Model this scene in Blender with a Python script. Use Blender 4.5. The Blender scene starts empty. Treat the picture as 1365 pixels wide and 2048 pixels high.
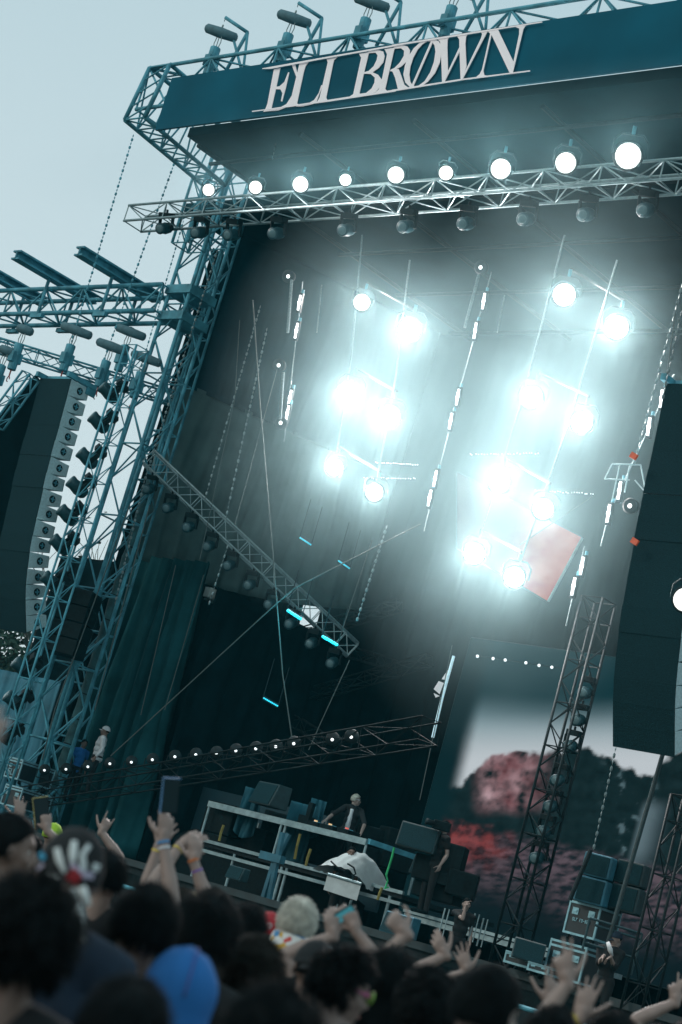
import bpy, bmesh, math, random
from math import sin, cos, pi, radians, atan, atan2, sqrt
from mathutils import Vector, Matrix, noise
from mathutils.geometry import tessellate_polygon
random.seed(7)
S = bpy.context.scene
C = S.collection

# ---------------------------------------------------------------- camera
FPX = 3600.0; ROLL = radians(16); PITCH = atan(782/3600); YAW = radians(43.6); CZ = 1.7
F0 = Vector((-sin(YAW), cos(YAW), 0)); R0 = Vector((cos(YAW), sin(YAW), 0)); ZU = Vector((0, 0, 1))
FW = F0*cos(PITCH) + ZU*sin(PITCH); U0 = ZU*cos(PITCH) - F0*sin(PITCH)
XC = R0*cos(ROLL) + U0*sin(ROLL); YC = U0*cos(ROLL) - R0*sin(ROLL)
cam = bpy.data.cameras.new('camera'); camo = bpy.data.objects.new('camera', cam); C.objects.link(camo)
camo.matrix_world = Matrix((( XC.x, YC.x, -FW.x, 0), (XC.y, YC.y, -FW.y, 0), (XC.z, YC.z, -FW.z, CZ), (0, 0, 0, 1)))
cam.sensor_fit = 'VERTICAL'; cam.sensor_height = 36; cam.lens = FPX/2048*36
cam.clip_start = 0.1; cam.clip_end = 3000
cam.dof.use_dof = True; cam.dof.focus_distance = 38; cam.dof.aperture_fstop = 2.7
S.camera = camo

# ---------------------------------------------------------------- world, sun, exposure
SUN_EL = radians(24); SUN_AZ = radians(200)
w = bpy.data.worlds.new('World'); S.world = w; w.use_nodes = True
nt = w.node_tree; nt.nodes.clear()
sky = nt.nodes.new('ShaderNodeTexSky'); sky.sky_type = 'NISHITA'; sky.sun_disc = False
sky.sun_elevation = SUN_EL; sky.sun_rotation = SUN_AZ; sky.dust_density = 4; sky.air_density = 1.2; sky.ozone_density = 1
bg = nt.nodes.new('ShaderNodeBackground'); bg.inputs[1].default_value = 0.10
bw = nt.nodes.new('ShaderNodeRGBToBW'); tint = nt.nodes.new('ShaderNodeMix'); tint.data_type = 'RGBA'; tint.blend_type = 'MIX'
# the ramp below is a thin overcast veil, brighter low down
tint.inputs[0].default_value = 0.88
out = nt.nodes.new('ShaderNodeOutputWorld')
tcw = nt.nodes.new('ShaderNodeTexCoord'); sx_ = nt.nodes.new('ShaderNodeSeparateXYZ'); rmp = nt.nodes.new('ShaderNodeValToRGB'); nzw = nt.nodes.new('ShaderNodeTexNoise'); ad = nt.nodes.new('ShaderNodeMath'); ad.operation = 'MULTIPLY_ADD'
nzw.inputs['Scale'].default_value = 2.2; nzw.inputs['Detail'].default_value = 4; ad.inputs[1].default_value = .16; el_ = rmp.color_ramp.elements
el_[0].position = .1; el_[0].color = (.75, .87, .9, 1); el_[1].position = .62; el_[1].color = (.51, .69, .75, 1); vm = nt.nodes.new('ShaderNodeVectorMath'); vm.operation = 'SCALE'; vm.inputs[3].default_value = 10
nt.links.new(tcw.outputs['Generated'], sx_.inputs[0]); nt.links.new(tcw.outputs['Generated'], nzw.inputs['Vector']); nt.links.new(nzw.outputs['Fac'], ad.inputs[0]); nt.links.new(sx_.outputs[2], ad.inputs[2]); nt.links.new(ad.outputs[0], rmp.inputs[0]); nt.links.new(rmp.outputs[0], vm.inputs[0])
nt.links.new(sky.outputs[0], tint.inputs[6]); nt.links.new(vm.outputs[0], tint.inputs[7])
nt.links.new(tint.outputs[2], bg.inputs[0]); nt.links.new(bg.outputs[0], out.inputs[0])
sl = bpy.data.lights.new('sun', 'SUN'); sl.energy = 0.6; sl.angle = radians(12); sl.color = (1, .94, .86)
so = bpy.data.objects.new('sun', sl); C.objects.link(so)
so.rotation_euler = (radians(90)-SUN_EL, 0, pi - SUN_AZ)
S.view_settings.view_transform = 'Standard'; S.view_settings.look = 'None'; S.view_settings.exposure = 0; S.view_settings.gamma = 1

E1, E2, E3 = 270, 760, 4               # lamp watts: front row, hanging pairs, strobes
HAZE_C, HAZE_D = (.1, .62, .78), .0004
SMOKE_C, SMOKE_D = (.45, .72, .78), .044

# ---------------------------------------------------------------- helpers
def P(px, py, **k):
    d = FW + XC*((px-682.5)/FPX) - YC*((py-1024)/FPX)
    if 'X' in k: t = k['X']/d.x
    elif 'Y' in k: t = k['Y']/d.y
    elif 'Z' in k: t = (k['Z']-CZ)/d.z
    else: t = k['D']/d.dot(F0)
    return Vector((0, 0, CZ)) + d*t

class MB:
    def __init__(s): s.v = []; s.f = []; s.mi = []; s.m = 0
    def add(s, vs, fs):
        n = len(s.v); s.v += [Vector(v) for v in vs]
        for f in fs: s.f.append([i+n for i in f]); s.mi.append(s.m)
        return s
    def box(s, c, size, M=None, taper=1.0):
        x, y, z = size[0]/2, size[1]/2, size[2]/2; c = Vector(c); vs = []
        for dz in (-1, 1):
            k = taper if dz > 0 else 1
            for dx, dy in ((-1, -1), (1, -1), (1, 1), (-1, 1)):
                p = Vector((dx*x*k, dy*y*k, dz*z)); vs.append(c + (M @ p if M else p))
        return s.add(vs, [(3, 2, 1, 0), (4, 5, 6, 7), (0, 1, 5, 4), (1, 2, 6, 5), (2, 3, 7, 6), (3, 0, 4, 7)])
    def tube(s, a, b, r, r2=None, n=8, caps=True):
        a = Vector(a); b = Vector(b); r2 = r if r2 is None else r2
        d = (b-a); 
        if d.length < 1e-6: return s
        d.normalize(); u = d.orthogonal().normalized(); w_ = d.cross(u); vs = []
        for p, rr in ((a, r), (b, r2)):
            for i in range(n): t = 2*pi*(i+.5)/n; vs.append(p + (u*cos(t) + w_*sin(t))*rr)
        fs = [(i, (i+1) % n, n+(i+1) % n, n+i) for i in range(n)]
        if caps: fs += [tuple(range(n-1, -1, -1)), tuple(range(n, 2*n))]
        return s.add(vs, fs)
    def path(s, pts, r, n=6):
        pts = [Vector(p) for p in pts]; vs = []; fs = []; u = None
        for i, p in enumerate(pts):
            d = (pts[min(i+1, len(pts)-1)]-pts[max(i-1, 0)]).normalized()
            u = d.orthogonal().normalized() if u is None else (u-d*u.dot(d)).normalized()
            w_ = d.cross(u); rr = r[i] if isinstance(r, (list, tuple)) else r
            for k in range(n): t = 2*pi*k/n; vs.append(p+(u*cos(t)+w_*sin(t))*rr)
        for i in range(len(pts)-1):
            for k in range(n): fs.append((i*n+k, i*n+(k+1) % n, (i+1)*n+(k+1) % n, (i+1)*n+k))
        fs += [tuple(range(n-1, -1, -1)), tuple(range((len(pts)-1)*n, len(pts)*n))]
        return s.add(vs, fs)
    def ball(s, c, r, nu=14, nv=9, M=None):
        c = Vector(c); r = (r, r, r) if isinstance(r, (int, float)) else r; vs = []; fs = []
        def q(p):
            p = Vector((p[0]*r[0], p[1]*r[1], p[2]*r[2])); return c + (M @ p if M else p)
        vs.append(q((0, 0, -1)))
        for j in range(1, nv):
            a = -pi/2+pi*j/nv
            for i in range(nu): t = 2*pi*i/nu; vs.append(q((cos(a)*cos(t), cos(a)*sin(t), sin(a))))
        vs.append(q((0, 0, 1))); L = len(vs)-1
        for i in range(nu):
            fs.append((0, 1+(i+1) % nu, 1+i)); fs.append((L, 1+(nv-2)*nu+i, 1+(nv-2)*nu+(i+1) % nu))
            for j in range(nv-2): a = 1+j*nu; fs.append((a+i, a+(i+1) % nu, a+nu+(i+1) % nu, a+nu+i))
        return s.add(vs, fs)
    def lathe(s, a, d, prof, n=14):       # prof: (distance along d, radius)
        a = Vector(a); d = Vector(d).normalized(); u = d.orthogonal().normalized(); w_ = d.cross(u); vs = []; fs = []
        for h, r in prof:
            for i in range(n): t = 2*pi*i/n; vs.append(a+d*h+(u*cos(t)+w_*sin(t))*r)
        for j in range(len(prof)-1):
            for i in range(n): fs.append((j*n+i, j*n+(i+1) % n, (j+1)*n+(i+1) % n, (j+1)*n+i))
        fs += [tuple(range(n-1, -1, -1)), tuple(range((len(prof)-1)*n, len(prof)*n))]
        return s.add(vs, fs)
    def poly(s, pts, off):                # planar outline (3D points) extruded by off
        pts = [Vector(p) for p in pts]; off = Vector(off); n = len(pts)
        tr = tessellate_polygon([pts]); vs = pts+[p+off for p in pts]
        fs = [tuple(t) for t in tr]+[tuple(i+n for i in reversed(t)) for t in tr]+[(i, (i+1) % n, n+(i+1) % n, n+i) for i in range(n)]
        return s.add(vs, fs)
    def grid(s, nu, nv, fn):
        vs = [fn(i/nu, j/nv) for j in range(nv+1) for i in range(nu+1)]
        return s.add(vs, [(j*(nu+1)+i, j*(nu+1)+i+1, (j+1)*(nu+1)+i+1, (j+1)*(nu+1)+i) for j in range(nv) for i in range(nu)])
    def build(s, name, mats, parent=None, smooth=False, bevel=0, loc=None):
        me = bpy.data.meshes.new(name)
        q = parent
        while q is not None and '_o' not in q: q = q.parent
        o0 = Vector(loc) if loc is not None else (Vector(q['_o']) if q is not None else Vector((0, 0, 0)))
        me.from_pydata([tuple(v-o0) for v in s.v], [], s.f)
        mats = mats if isinstance(mats, (list, tuple)) else [mats]
        for m in mats: me.materials.append(m)
        if len(mats) > 1: me.polygons.foreach_set('material_index', s.mi)
        bm = bmesh.new(); bm.from_mesh(me); bmesh.ops.recalc_face_normals(bm, faces=bm.faces); bm.to_mesh(me); bm.free()
        if smooth: me.polygons.foreach_set('use_smooth', [True]*len(me.polygons))
        me.update()
        o = bpy.data.objects.new(name, me); C.objects.link(o)
        if bevel: b = o.modifiers.new('bevel', 'BEVEL'); b.width = bevel; b.segments = 2; b.limit_method = 'ANGLE'
        if parent is not None: o.parent = parent
        if loc is not None: o.location = o0
        return o

def tag(o, label=None, cat=None, group=None, kind=None):
    if label: o['label'] = label
    if cat: o['category'] = cat
    if group: o['group'] = group
    if kind: o['kind'] = kind
    return o
def thing(name, label, cat, loc=(0, 0, 0), group=None, rz=0):
    o = bpy.data.objects.new(name, None); C.objects.link(o); o.empty_display_size = .2
    o.location = loc; o.rotation_euler = (0, 0, rz); o['_o'] = tuple(loc)
    return tag(o, label, cat, group)
def local(name, label, cat, group=None):   # an Empty whose parts are modelled round its own origin
    return thing(name, label, cat, (0, 0, 0), group)
def kids(o): return [c for c in bpy.data.objects if c.parent == o]
def dup(o, M=None, parent=None, label=None):
    c = o.copy(); C.objects.link(c)
    if parent is not None: c.parent = parent
    for k in KID.get(o.name, None) or kids(o): dup(k, parent=c)
    if M is not None: c.matrix_world = M
    if label: c['label'] = label
    return c
KID = {}
def frame(loc, y, up=ZU):                  # matrix: local +Y points along y, local Z as near up as possible
    y = Vector(y).normalized(); x = y.cross(Vector(up)).normalized(); z = x.cross(y)
    return Matrix(((x.x, y.x, z.x, loc[0]), (x.y, y.y, z.y, loc[1]), (x.z, y.z, z.z, loc[2]), (0, 0, 0, 1)))
def mat(name, col, rough=.6, metal=0, var=.25, scale=6, spec=.5, bump=0, emit=None, es=0, sheen=0, alpha=None):
    m = bpy.data.materials.new(name); m.use_nodes = True; n = m.node_tree.nodes; L = m.node_tree.links
    b = n['Principled BSDF']; tc = n.new('ShaderNodeTexCoord'); nz = n.new('ShaderNodeTexNoise'); nz.inputs['Scale'].default_value = scale
    nz.inputs['Detail'].default_value = 4; L.new(tc.outputs['Object'], nz.inputs['Vector'])
    r = n.new('ShaderNodeValToRGB'); e = r.color_ramp.elements
    e[0].position = .3; e[1].position = .72
    e[0].color = (*[c*(1-var) for c in col], 1); e[1].color = (*[min(1, c*(1+var)) for c in col], 1)
    L.new(nz.outputs['Fac'], r.inputs[0]); L.new(r.outputs[0], b.inputs['Base Color'])
    b.inputs['Roughness'].default_value = rough; b.inputs['Metallic'].default_value = metal
    b.inputs['Specular IOR Level'].default_value = spec
    if sheen: b.inputs['Sheen Weight'].default_value = sheen
    if bump:
        bp = n.new('ShaderNodeBump'); bp.inputs['Strength'].default_value = bump; bp.inputs['Distance'].default_value = .02
        L.new(nz.outputs['Fac'], bp.inputs['Height']); L.new(bp.outputs[0], b.inputs['Normal'])
    if emit: b.inputs['Emission Color'].default_value = (*emit, 1); b.inputs['Emission Strength'].default_value = es
    return m
M = {}
M['alu'] = mat('alu_truss', (.26, .36, .38), .5, .5, .2, 9)
M['dimsteel'] = mat('dim_steel', (.015, .05, .06), .5, .2, .3, 8)
M['steel'] = mat('glare_tinted_steel', (.075, .29, .37), .6, 0, .4, 3, spec=.3)  # teal wash of the sky glare is put into the base colour
M['dark'] = mat('black_metal', (.005, .014, .017), .6, 0, .4, 10, spec=.2)
M['black'] = mat('black_plastic', (.004, .011, .013), .7, 0, .4, 14, spec=.12)
M['grille'] = mat('speaker_grille', (.005, .03, .038), .85, 0, .3, 60, spec=.2, bump=.3)
M['cab'] = mat('speaker_side_paint', (.42, .58, .61), .6, 0, .15, 20)
M['lampbody'] = mat('lamp_housing', (.012, .06, .075), .5, 0, .3, 12, spec=.4)  # lighter than the black parts: sky flare put into the colour
M['chain'] = mat('galvanised_chain', (.16, .22, .23), .5, .4, .3, 30)
M['rope'] = mat('rope', (.06, .085, .085), .8, 0, .2, 30)
M['lamp'] = mat('lamp_glow', (.9, .9, .9), .4, emit=(1, .97, .92), es=6)
_n = M['lamp'].node_tree; _t = _n.nodes.new('ShaderNodeTexCoord'); _l = _n.nodes.new('ShaderNodeVectorMath'); _l.operation = 'LENGTH'; _r = _n.nodes.new('ShaderNodeMapRange')
_r.inputs[1].default_value = .09; _r.inputs[2].default_value = .2; _r.inputs[3].default_value = 9; _r.inputs[4].default_value = .35
_n.links.new(_t.outputs['Object'], _l.inputs[0]); _n.links.new(_l.outputs[1], _r.inputs[0]); _n.links.new(_r.outputs[0], _n.nodes['Principled BSDF'].inputs['Emission Strength'])
M['strobe'] = mat('strobe_glow', (.9, .9, .9), .4, emit=(.95, .98, 1), es=1.6)
M['glint'] = mat('small_lamp_glow', (.9, .9, .9), .4, emit=(.9, .97, 1), es=1.1)
M['cyan'] = mat('cyan_bar_glow', (.1, .6, .7), .4, emit=(.02, .45, .6), es=.5)
M['letter'] = mat('white_vinyl_glow', (.82, .78, .8), .6, 0, .04, 3, emit=(.72, .68, .7), es=.12)  # faint emission lifts the white; the vinyl itself is no lamp
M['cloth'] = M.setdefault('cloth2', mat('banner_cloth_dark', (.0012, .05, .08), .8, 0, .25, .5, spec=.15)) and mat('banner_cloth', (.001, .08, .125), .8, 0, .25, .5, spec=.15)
# ---------------------------------------------------------------- ground, stage, roof
mb = MB(); mb.box((0, 60, -.25), (500, 400, .5)); tag(mb.build('ground', mat('trodden_grass', (.03, .04, .025), .9, 0, .5, .6, bump=.6), loc=(0, 60, 0)), kind='structure')
st = thing('stage', 'black stage deck with draped front below the performer', 'stage', (-22, 33, 0))
mb = MB(); mb.box((-23, 33.5, 1.5), (29, 13, .2)); mb.build('deck', M['dark'], st)
mb = MB(); mb.grid(180, 4, lambda u, v: Vector((-37.5+29*u, 27.02+.05*sin(u*400), 1.4*v)))
mb.build('skirt', M['black'], st, True)
rf = thing('stage_roof', 'dark stage roof canopy hanging over the lamps', 'stage roof', (-22, 25, 18.9))
mb = MB(); mb.box((-21.5, 32.6, 19.1), (24.2, 12.8, .25)); mb.box((-35.55, 34.4, 19.1), (3.7, 9.1, .25)); mb.build('canopy', mat('canopy_skin', (.002, .028, .038), .95, 0, .3, .8, spec=.04), rf)
for i in range(7):
    mb = MB(); x = -33.2+i*3.5; mb.tube((x, 26.3, 18.75), (x, 38.6, 18.75), .06); mb.build('rafter', M['dark'], rf)
for i in range(5):
    mb = MB(); y = 27+i*2.6; mb.tube((-33.4, y, 18.62), (-9.6, y, 18.62), .05); mb.build('purlin', M['dark'], rf)
bw_ = mat('black_molton', (.002, .01, .013), .95, 0, .5, 1.5, spec=.05, bump=.3)
def drape(name, a, b, z0, z1, m, label, cat, folds=14, amp=.08, sag=0, group=None, zb=None):
    a = Vector(a); b = Vector(b); d = b-a; nrm = d.cross(ZU).normalized(); mb = MB(); zb = z0 if zb is None else zb
    def f(u, v):
        ph = u*folds*2*pi + 1.3*sin(v*3+u*5); k = amp*(.35+.9*(1-v))
        off = k*(sin(ph)+.45*sin(ph*2.3+1)+1.1*noise.noise(Vector((u*9, v*2.2, folds))))
        lo = z0+(zb-z0)*u - sag*sin(pi*u)
        return Vector((a.x+d.x*u, a.y+d.y*u, lo+(z1-lo)*v)) + nrm*off
    mb.grid(int(folds*9), 26, f)
    o = mb.build(name, m, None, True, loc=((a.x+b.x)/2, (a.y+b.y)/2, z0)); s = o.modifiers.new('thick', 'SOLIDIFY'); s.thickness = .012
    return tag(o, label, cat, group)
deep_l = mat('scrim_unlit_top', (.001, .03, .045), .95, 0, .3, 1.0, spec=.1, bump=.2)  # scrim away from the backlight, its shade put into a darker colour
scrim = mat('grey_scrim', (.085, .14, .14), .95, 0, .25, 1.2, spec=.1, bump=.3)
molton_l = mat('side_molton', (.01, .062, .072), .95, 0, .4, 1.0, spec=.1, bump=.2)
drape('back_drape', (-36, 38.2, 0), (-8, 38.2, 0), 1.6, 18.9, bw_, 'full height black drape across the back of the stage', 'drape', 22, .12)
drape('side_scrim', (-36.5, 30.7, 0), (-34.4, 38, 0), 9.3, 14.3, scrim, 'wrinkled grey scrim filling the side of the stage beside the lattice tower', 'fabric panel', 11, .05, .35, zb=10.2)
drape('side_scrim_top', (-36.4, 30.9, 0), (-34.3, 38, 0), 14.2, 18.9, deep_l, 'upper part of the grey scrim under the roof, coloured darker away from the backlight', 'drape', 9, .05)
drape('side_curtain', (-37.3, 31.5, 0), (-33.75, 31.3, 0), 1.7, 9.45, molton_l, 'tall dark pleated curtain below the grey scrim', 'curtain', 7, .24, zb=1.7)
drape('side_wall_drape', (-38.2, 31.9, 0), (-37.2, 38.6, 0), 1.6, 18.9, bw_, 'black backing drape behind the grey scrim', 'drape', 12, .06)
drape('back_drape', (-41, 32.3, 0), (-36.9, 32.2, 0), 1.6, 9.4, bw_, 'narrow black drape left of the pleated curtain', 'drape', 5, .06)
drape('side_curtain', (-33.6, 31.6, 0), (-33.4, 38.1, 0), 1.7, 8.9, bw_, 'narrow black wing curtain running back from the pleated curtain', 'curtain', 7, .08)

# ---------------------------------------------------------------- trusses
def truss(name, label, A, B, w, h, m, cat='truss', r=.025, lr=.012, pitch=None, up=ZU, group=None, parent=None, tri=False):
    A = Vector(A); B = Vector(B); d = (B-A); L = d.length; d.normalize()
    if abs(d.z) > .9 and up == ZU: up = Vector((0, 1, 0))
    s = d.cross(up).normalized(); t = s.cross(d); s *= w/2; t *= h/2
    cs = [s+t, s-t, -s-t, -s+t] if not tri else [s+t, -t, -s+t]
    root = parent or thing(name, label, cat, tuple(A), group)
    root['_o'] = tuple(A) if parent is None else root['_o']
    for c in cs: mb = MB(); mb.tube(A+c, B+c, r, n=8); mb.build('chord', m, root, True)
    n = max(2, round(L/(pitch or max(w, h)))); lc = MB(); k = len(cs)
    for i in range(n+1):
        p = A+d*(L*i/n)
        for q in range(k):
            c, e = cs[q], cs[(q+1) % k]
            if i in (0, n) or i % 2 == 0: lc.tube(p+c, p+e, lr, n=5, caps=False)
            if i < n:
                p2 = A+d*(L*(i+1)/n); x, y = (c, e) if (i+q) % 2 == 0 else (e, c)
                lc.tube(p+x, p2+y, lr, n=5, caps=False)
    lc.build('lacing', m, root)
    return root
tw = truss('lattice_tower', 'tall steel lattice tower holding up the corner of the stage roof', (-35.35, 29.3, 0), (-35.35, 29.3, 20.6), .8, .8, M['steel'], 'tower', .055, .024, 1.0)
mb = MB(); mb.box((-35.35, 29.3, .04), (1.5, 1.5, .08)); mb.build('base_plate', M['steel'], tw)
for z in (16.1, 15.35): mb = MB(); mb.box((-35.35, 29.3, z), (.98, .98, .24)); mb.build('sleeve_block', M['steel'], tw)
truss('lattice_tower', 'slimmer rear lattice tower half hidden behind the main roof tower', (-35.75, 30.2, 0), (-35.75, 30.2, 18.8), .5, .5, M['steel'], 'tower', .04, .02, .7)
# roof front: fascia truss, prow, tower links
truss('fascia_truss', 'long steel truss along the roof edge right above the name banner', (-34.4, 25.45, 19.75), (-13, 25.45, 19.75), .8, 1.15, M['steel'], 'truss', .05, .028, 1.1)
tr = thing('prow_truss', 'angular outrigger truss sticking out left of the banner', 'truss', (-34.7, 25, 18.9))
pA, pB = P(250, 240, Y=25), P(300, 135, Y=25); pC = Vector((-34.9, 28.3, 18.75)); pD = Vector((-34.55, 28.3, 20.25)); sft = Vector((.75, 0, 0))
ch = [(pA, pB), (pA, pC), (pB, pD), (pA+sft, pB+sft), (pA+sft, pC+sft), (pB+sft, pD+sft), (pC, pD), (pC+sft, pD+sft)]
for a, b in ch: mb = MB(); mb.tube(a, b, .055); mb.build('chord', M['steel'], tr, True)
mb = MB()
for k in range(7):
    u, v = k/7, (k+1)/7; a, b, c, d_ = pA.lerp(pC, u), pB.lerp(pD, u), pA.lerp(pC, v), pB.lerp(pD, v)
    mb.tube(a, b, .025); mb.tube(a if k % 2 else b, d_ if k % 2 else c, .025); mb.tube(a, c+sft, .022); mb.tube(b, d_+sft, .022); mb.tube(a, a+sft, .022); mb.tube(b, b+sft, .022)
for k in range(4):
    u, v = k/4, (k+1)/4; mb.tube(pA.lerp(pB, u), (pA+sft).lerp(pB+sft, v), .022)
mb.build('lacing', M['steel'], tr)
truss('roof_link_truss', 'short upright truss between the outrigger tip and the light truss below', (-34.6, 28.1, 16.9), (-34.6, 28.1, 18.8), .6, .6, M['steel'], 'truss', .04, .02, .6)
# wing truss
truss('wing_truss', 'heavy horizontal truss reaching left from the tower over the speakers', (-52, 29.0, 15.75), (-35.75, 29.0, 15.75), .8, .75, M['steel'], 'truss', .065, .028, .8)
for px in (20, 120, 245):
    p = P(px, 588, Y=29); b = thing('rigging_beam', {20: 'leftmost of three steel rigging beams on top of the wing truss', 120: 'middle of three steel rigging beams on top of the wing truss', 245: 'steel rigging beam on the wing truss closest to the tower'}[px], 'beam', (p.x, 29, 16.25), 'beams on the wing truss')
    mb = MB(); mb.box((p.x, 28.7, 16.4), (.34, 3.0, .05)); mb.box((p.x, 28.7, 16.62), (.34, 3.0, .05)); mb.box((p.x, 28.7, 16.5), (.05, 3.0, .22)); mb.build('i_beam', M['steel'], b)
    for dy in (-.5, .5): mb = MB(); mb.tube((p.x, 29+dy, 15.3), (p.x, 29+dy, 16.38), .05); mb.box((p.x, 29+dy, 15.25), (.5, .12, .12)); mb.build('clamp', M['steel'], b)
truss('speaker_truss', 'thin truss slanting back above the hanging speakers', (-42.0, 25.7, 13.9), (-36.6, 31.5, 13.9), .35, .35, M['steel'], 'truss', .03, .014, .45)
# lamp catwalk
truss('light_truss', 'long front truss carrying the row of nine bright lamps', (-34.2, 25.9, 16.6), (-12.5, 25.9, 16.6), .6, .42, M['alu'], 'truss', .032, .016, .7)
def rake(name, label, A, B, s, m=None, **k): return truss(name, label, A, B, s, s, m or M['alu'], 'truss', .028, .013, .42, **k)
rk0, rk1 = P(298, 915, Y=29.2), P(706, 1300, Y=33.5)
rake('raked_truss', 'sloping aluminium truss with spotlights hanging under it', rk0, rk1, .42)
s0 = P(418, 1190, Y=32); s1 = P(636, 1283, Y=36.4)
rake('short_truss', 'short pale truss with a white end cap under the grey scrim', s0, s1, .24)
mb = MB(); mb.box(P(422, 1187, Y=31.9), (.2, .3, .26)); tag(mb.build('end_cap', mat('white_plate', (.7, .75, .72), .5), loc=tuple(s0)), 'white square plate on the end of the short truss', 'plate')
mast = rake('lighting_mast', 'vertical black lattice mast standing before the big screen', (-19.05, 27.4, 1.6), (-19.05, 27.4, 8.6), .46, M['dark'])
for i, (a, b) in enumerate([((400, 1330), (800, 1210)), ((420, 1225), (790, 1330)), ((400, 1455), (860, 1320)), ((430, 1340), (650, 1480))]):
    truss('roof_brace', ['dim truss crossing the dark stage back below the short truss', 'dim truss falling to the right across the dark stage back', 'lowest dim truss rising to the right in the dark stage back', 'dim short truss slanting down to the floor lamps'][i], P(*a, Y=37.2-i*.5), P(*b, Y=37.2-i*.5), .3, .3, M['dark'], 'truss', .02, .012, .5)
lt = truss('footlight_truss', 'low dark truss carrying a row of small lamps across the stage', P(40, 1598, D=45), P(860, 1462, D=31.4), .42, .42, M['black'], 'truss', .018, .008, .9)
for X, Y, X2 in ((-33.95, 27.0, 0),):
    truss('lighting_ladder', 'slim vertical ladder truss with spotlights clamped on its left side', (X, Y, 0), (X, Y, 13.6), .42, .42, M['steel'], 'truss', .03, .014, .5)
# wrapped post
wp = thing('wrapped_post', 'round post wrapped in black cloth beside the curtain', 'post', (-35.4, 30, 1.6))
mb = MB(); mb.lathe((-35.45, 30, 1.6), (0, 0, 1), [(i*.2, .15+.012*sin(i*2.1)) for i in range(49)], 16); mb.build('wrapped_column', mat('wrapped_cloth', (.02, .09, .1), .7, 0, .4, 5), wp, True)
for i in range(14): mb = MB(); mb.lathe((-35.45, 30, 2+i*.66), (.05, .03, 1), [(0, .172), (.03, .172)], 16); mb.build('tie_band', M['dark'], wp)

# ---------------------------------------------------------------- name banner
bn = thing('name_banner', 'long teal banner with white lettering across the roof front', 'banner', (-26, 25, 18.5))
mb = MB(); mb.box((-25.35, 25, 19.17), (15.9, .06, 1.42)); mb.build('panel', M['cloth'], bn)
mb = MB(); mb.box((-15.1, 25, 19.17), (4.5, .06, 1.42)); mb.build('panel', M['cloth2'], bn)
YB = 24.955; LET = []
def q1(u, v): return P(500+u/4.403, 30+v/4.403, Y=YB)
def q2(u, v): return P(790+u/4.403, 30+v/4.403, Y=YB)
def stroke(q, *polys):
    mb = MB()
    for pts in polys:
        o = len(LET)*.0025; LET.append(1)
        mb.poly([q(*p)+Vector((0, -o, 0)) for p in pts], (0, .012, 0))
    return mb
def ring(q, outer, inner):              # open band between two traced edges
    return [outer+inner[::-1]]
def let(mb): mb.build('letter', M['letter'], bn)
let(stroke(q1, [(212, 478), (268, 468), (232, 640), (190, 822), (178, 845), (118, 852), (140, 820), (155, 780)], [(228, 632), (262, 628), (305, 590), (338, 504), (348, 506), (318, 640), (285, 762), (274, 758), (288, 690), (270, 655), (225, 652)], [(370, 440), (402, 440), (428, 556), (416, 562)], [(178, 822), (250, 826), (325, 785), (384, 690), (393, 690), (350, 802), (250, 842), (170, 848)]))
let(stroke(q1, [(440, 428), (520, 416), (494, 450), (478, 500), (418, 780), (420, 800), (345, 812), (330, 812), (365, 740)], [(418, 780), (440, 792), (510, 785), (570, 750), (610, 690), (633, 619), (643, 622), (590, 765), (560, 785), (470, 806), (410, 806)]))
let(stroke(q1, [(680, 392), (775, 374), (745, 400), (735, 440), (676, 730), (690, 758), (600, 778), (590, 778), (618, 730), (690, 420)]))
let(stroke(q1, [(965, 345), (1060, 328), (1050, 345), (1012, 505), (970, 690), (985, 712), (870, 730), (915, 700), (985, 380)],
    [(1050, 322), (1130, 312), (1180, 325), (1192, 365), (1180, 420), (1140, 470), (1085, 508), (1005, 524), (1008, 508), (1050, 497), (1095, 455), (1122, 400), (1130, 360), (1112, 335), (1052, 340)],
    [(1040, 506), (1085, 508), (1135, 530), (1168, 575), (1160, 625), (1115, 680), (1050, 712), (965, 722), (975, 698), (1030, 690), (1078, 650), (1103, 600), (1106, 556), (1070, 524), (1008, 520)]))
let(stroke(q2, [(-85, 306), (8, 290), (-2, 320), (-78, 655), (-60, 676), (-170, 692), (-135, 660), (-105, 560), (-62, 350)],
    [(0, 282), (70, 270), (118, 282), (140, 315), (136, 360), (110, 415), (60, 462), (0, 488), (-35, 502), (-32, 488), (5, 470), (50, 425), (86, 365), (88, 320), (60, 298), (0, 302)],
    [(-30, 498), (0, 480), (42, 482), (60, 530), (92, 620), (128, 645), (80, 658), (36, 664), (10, 560), (-12, 506)]))
outer = [(350, 222), (392, 236), (416, 275), (420, 340), (402, 430), (360, 520), (300, 592), (235, 640)]; inner = [(335, 240), (358, 275), (366, 330), (352, 420), (320, 510), (270, 590), (215, 630), (190, 636)]
outer2 = [(350, 222), (290, 226), (230, 250), (175, 300), (130, 370), (98, 450), (84, 530), (100, 600), (140, 640), (235, 640)]; inner2 = [(335, 240), (295, 238), (255, 262), (210, 310), (170, 385), (145, 460), (136, 530), (145, 595), (165, 626), (190, 636)]
let(stroke(q2, outer+inner[::-1], outer2+inner2[::-1], [(328, 236), (346, 240), (174, 632), (156, 628)]))
let(stroke(q2, [(385, 218), (490, 200), (474, 225), (472, 290), (478, 505), (440, 602), (426, 600), (415, 300), (408, 245)], [(432, 602), (446, 602), (586, 320), (582, 285)],
    [(555, 192), (655, 176), (638, 200), (632, 260), (642, 460), (605, 576), (590, 578), (580, 300), (578, 225)], [(596, 576), (608, 576), (822, 165), (838, 148), (770, 158), (780, 180), (770, 215)]))
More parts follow.
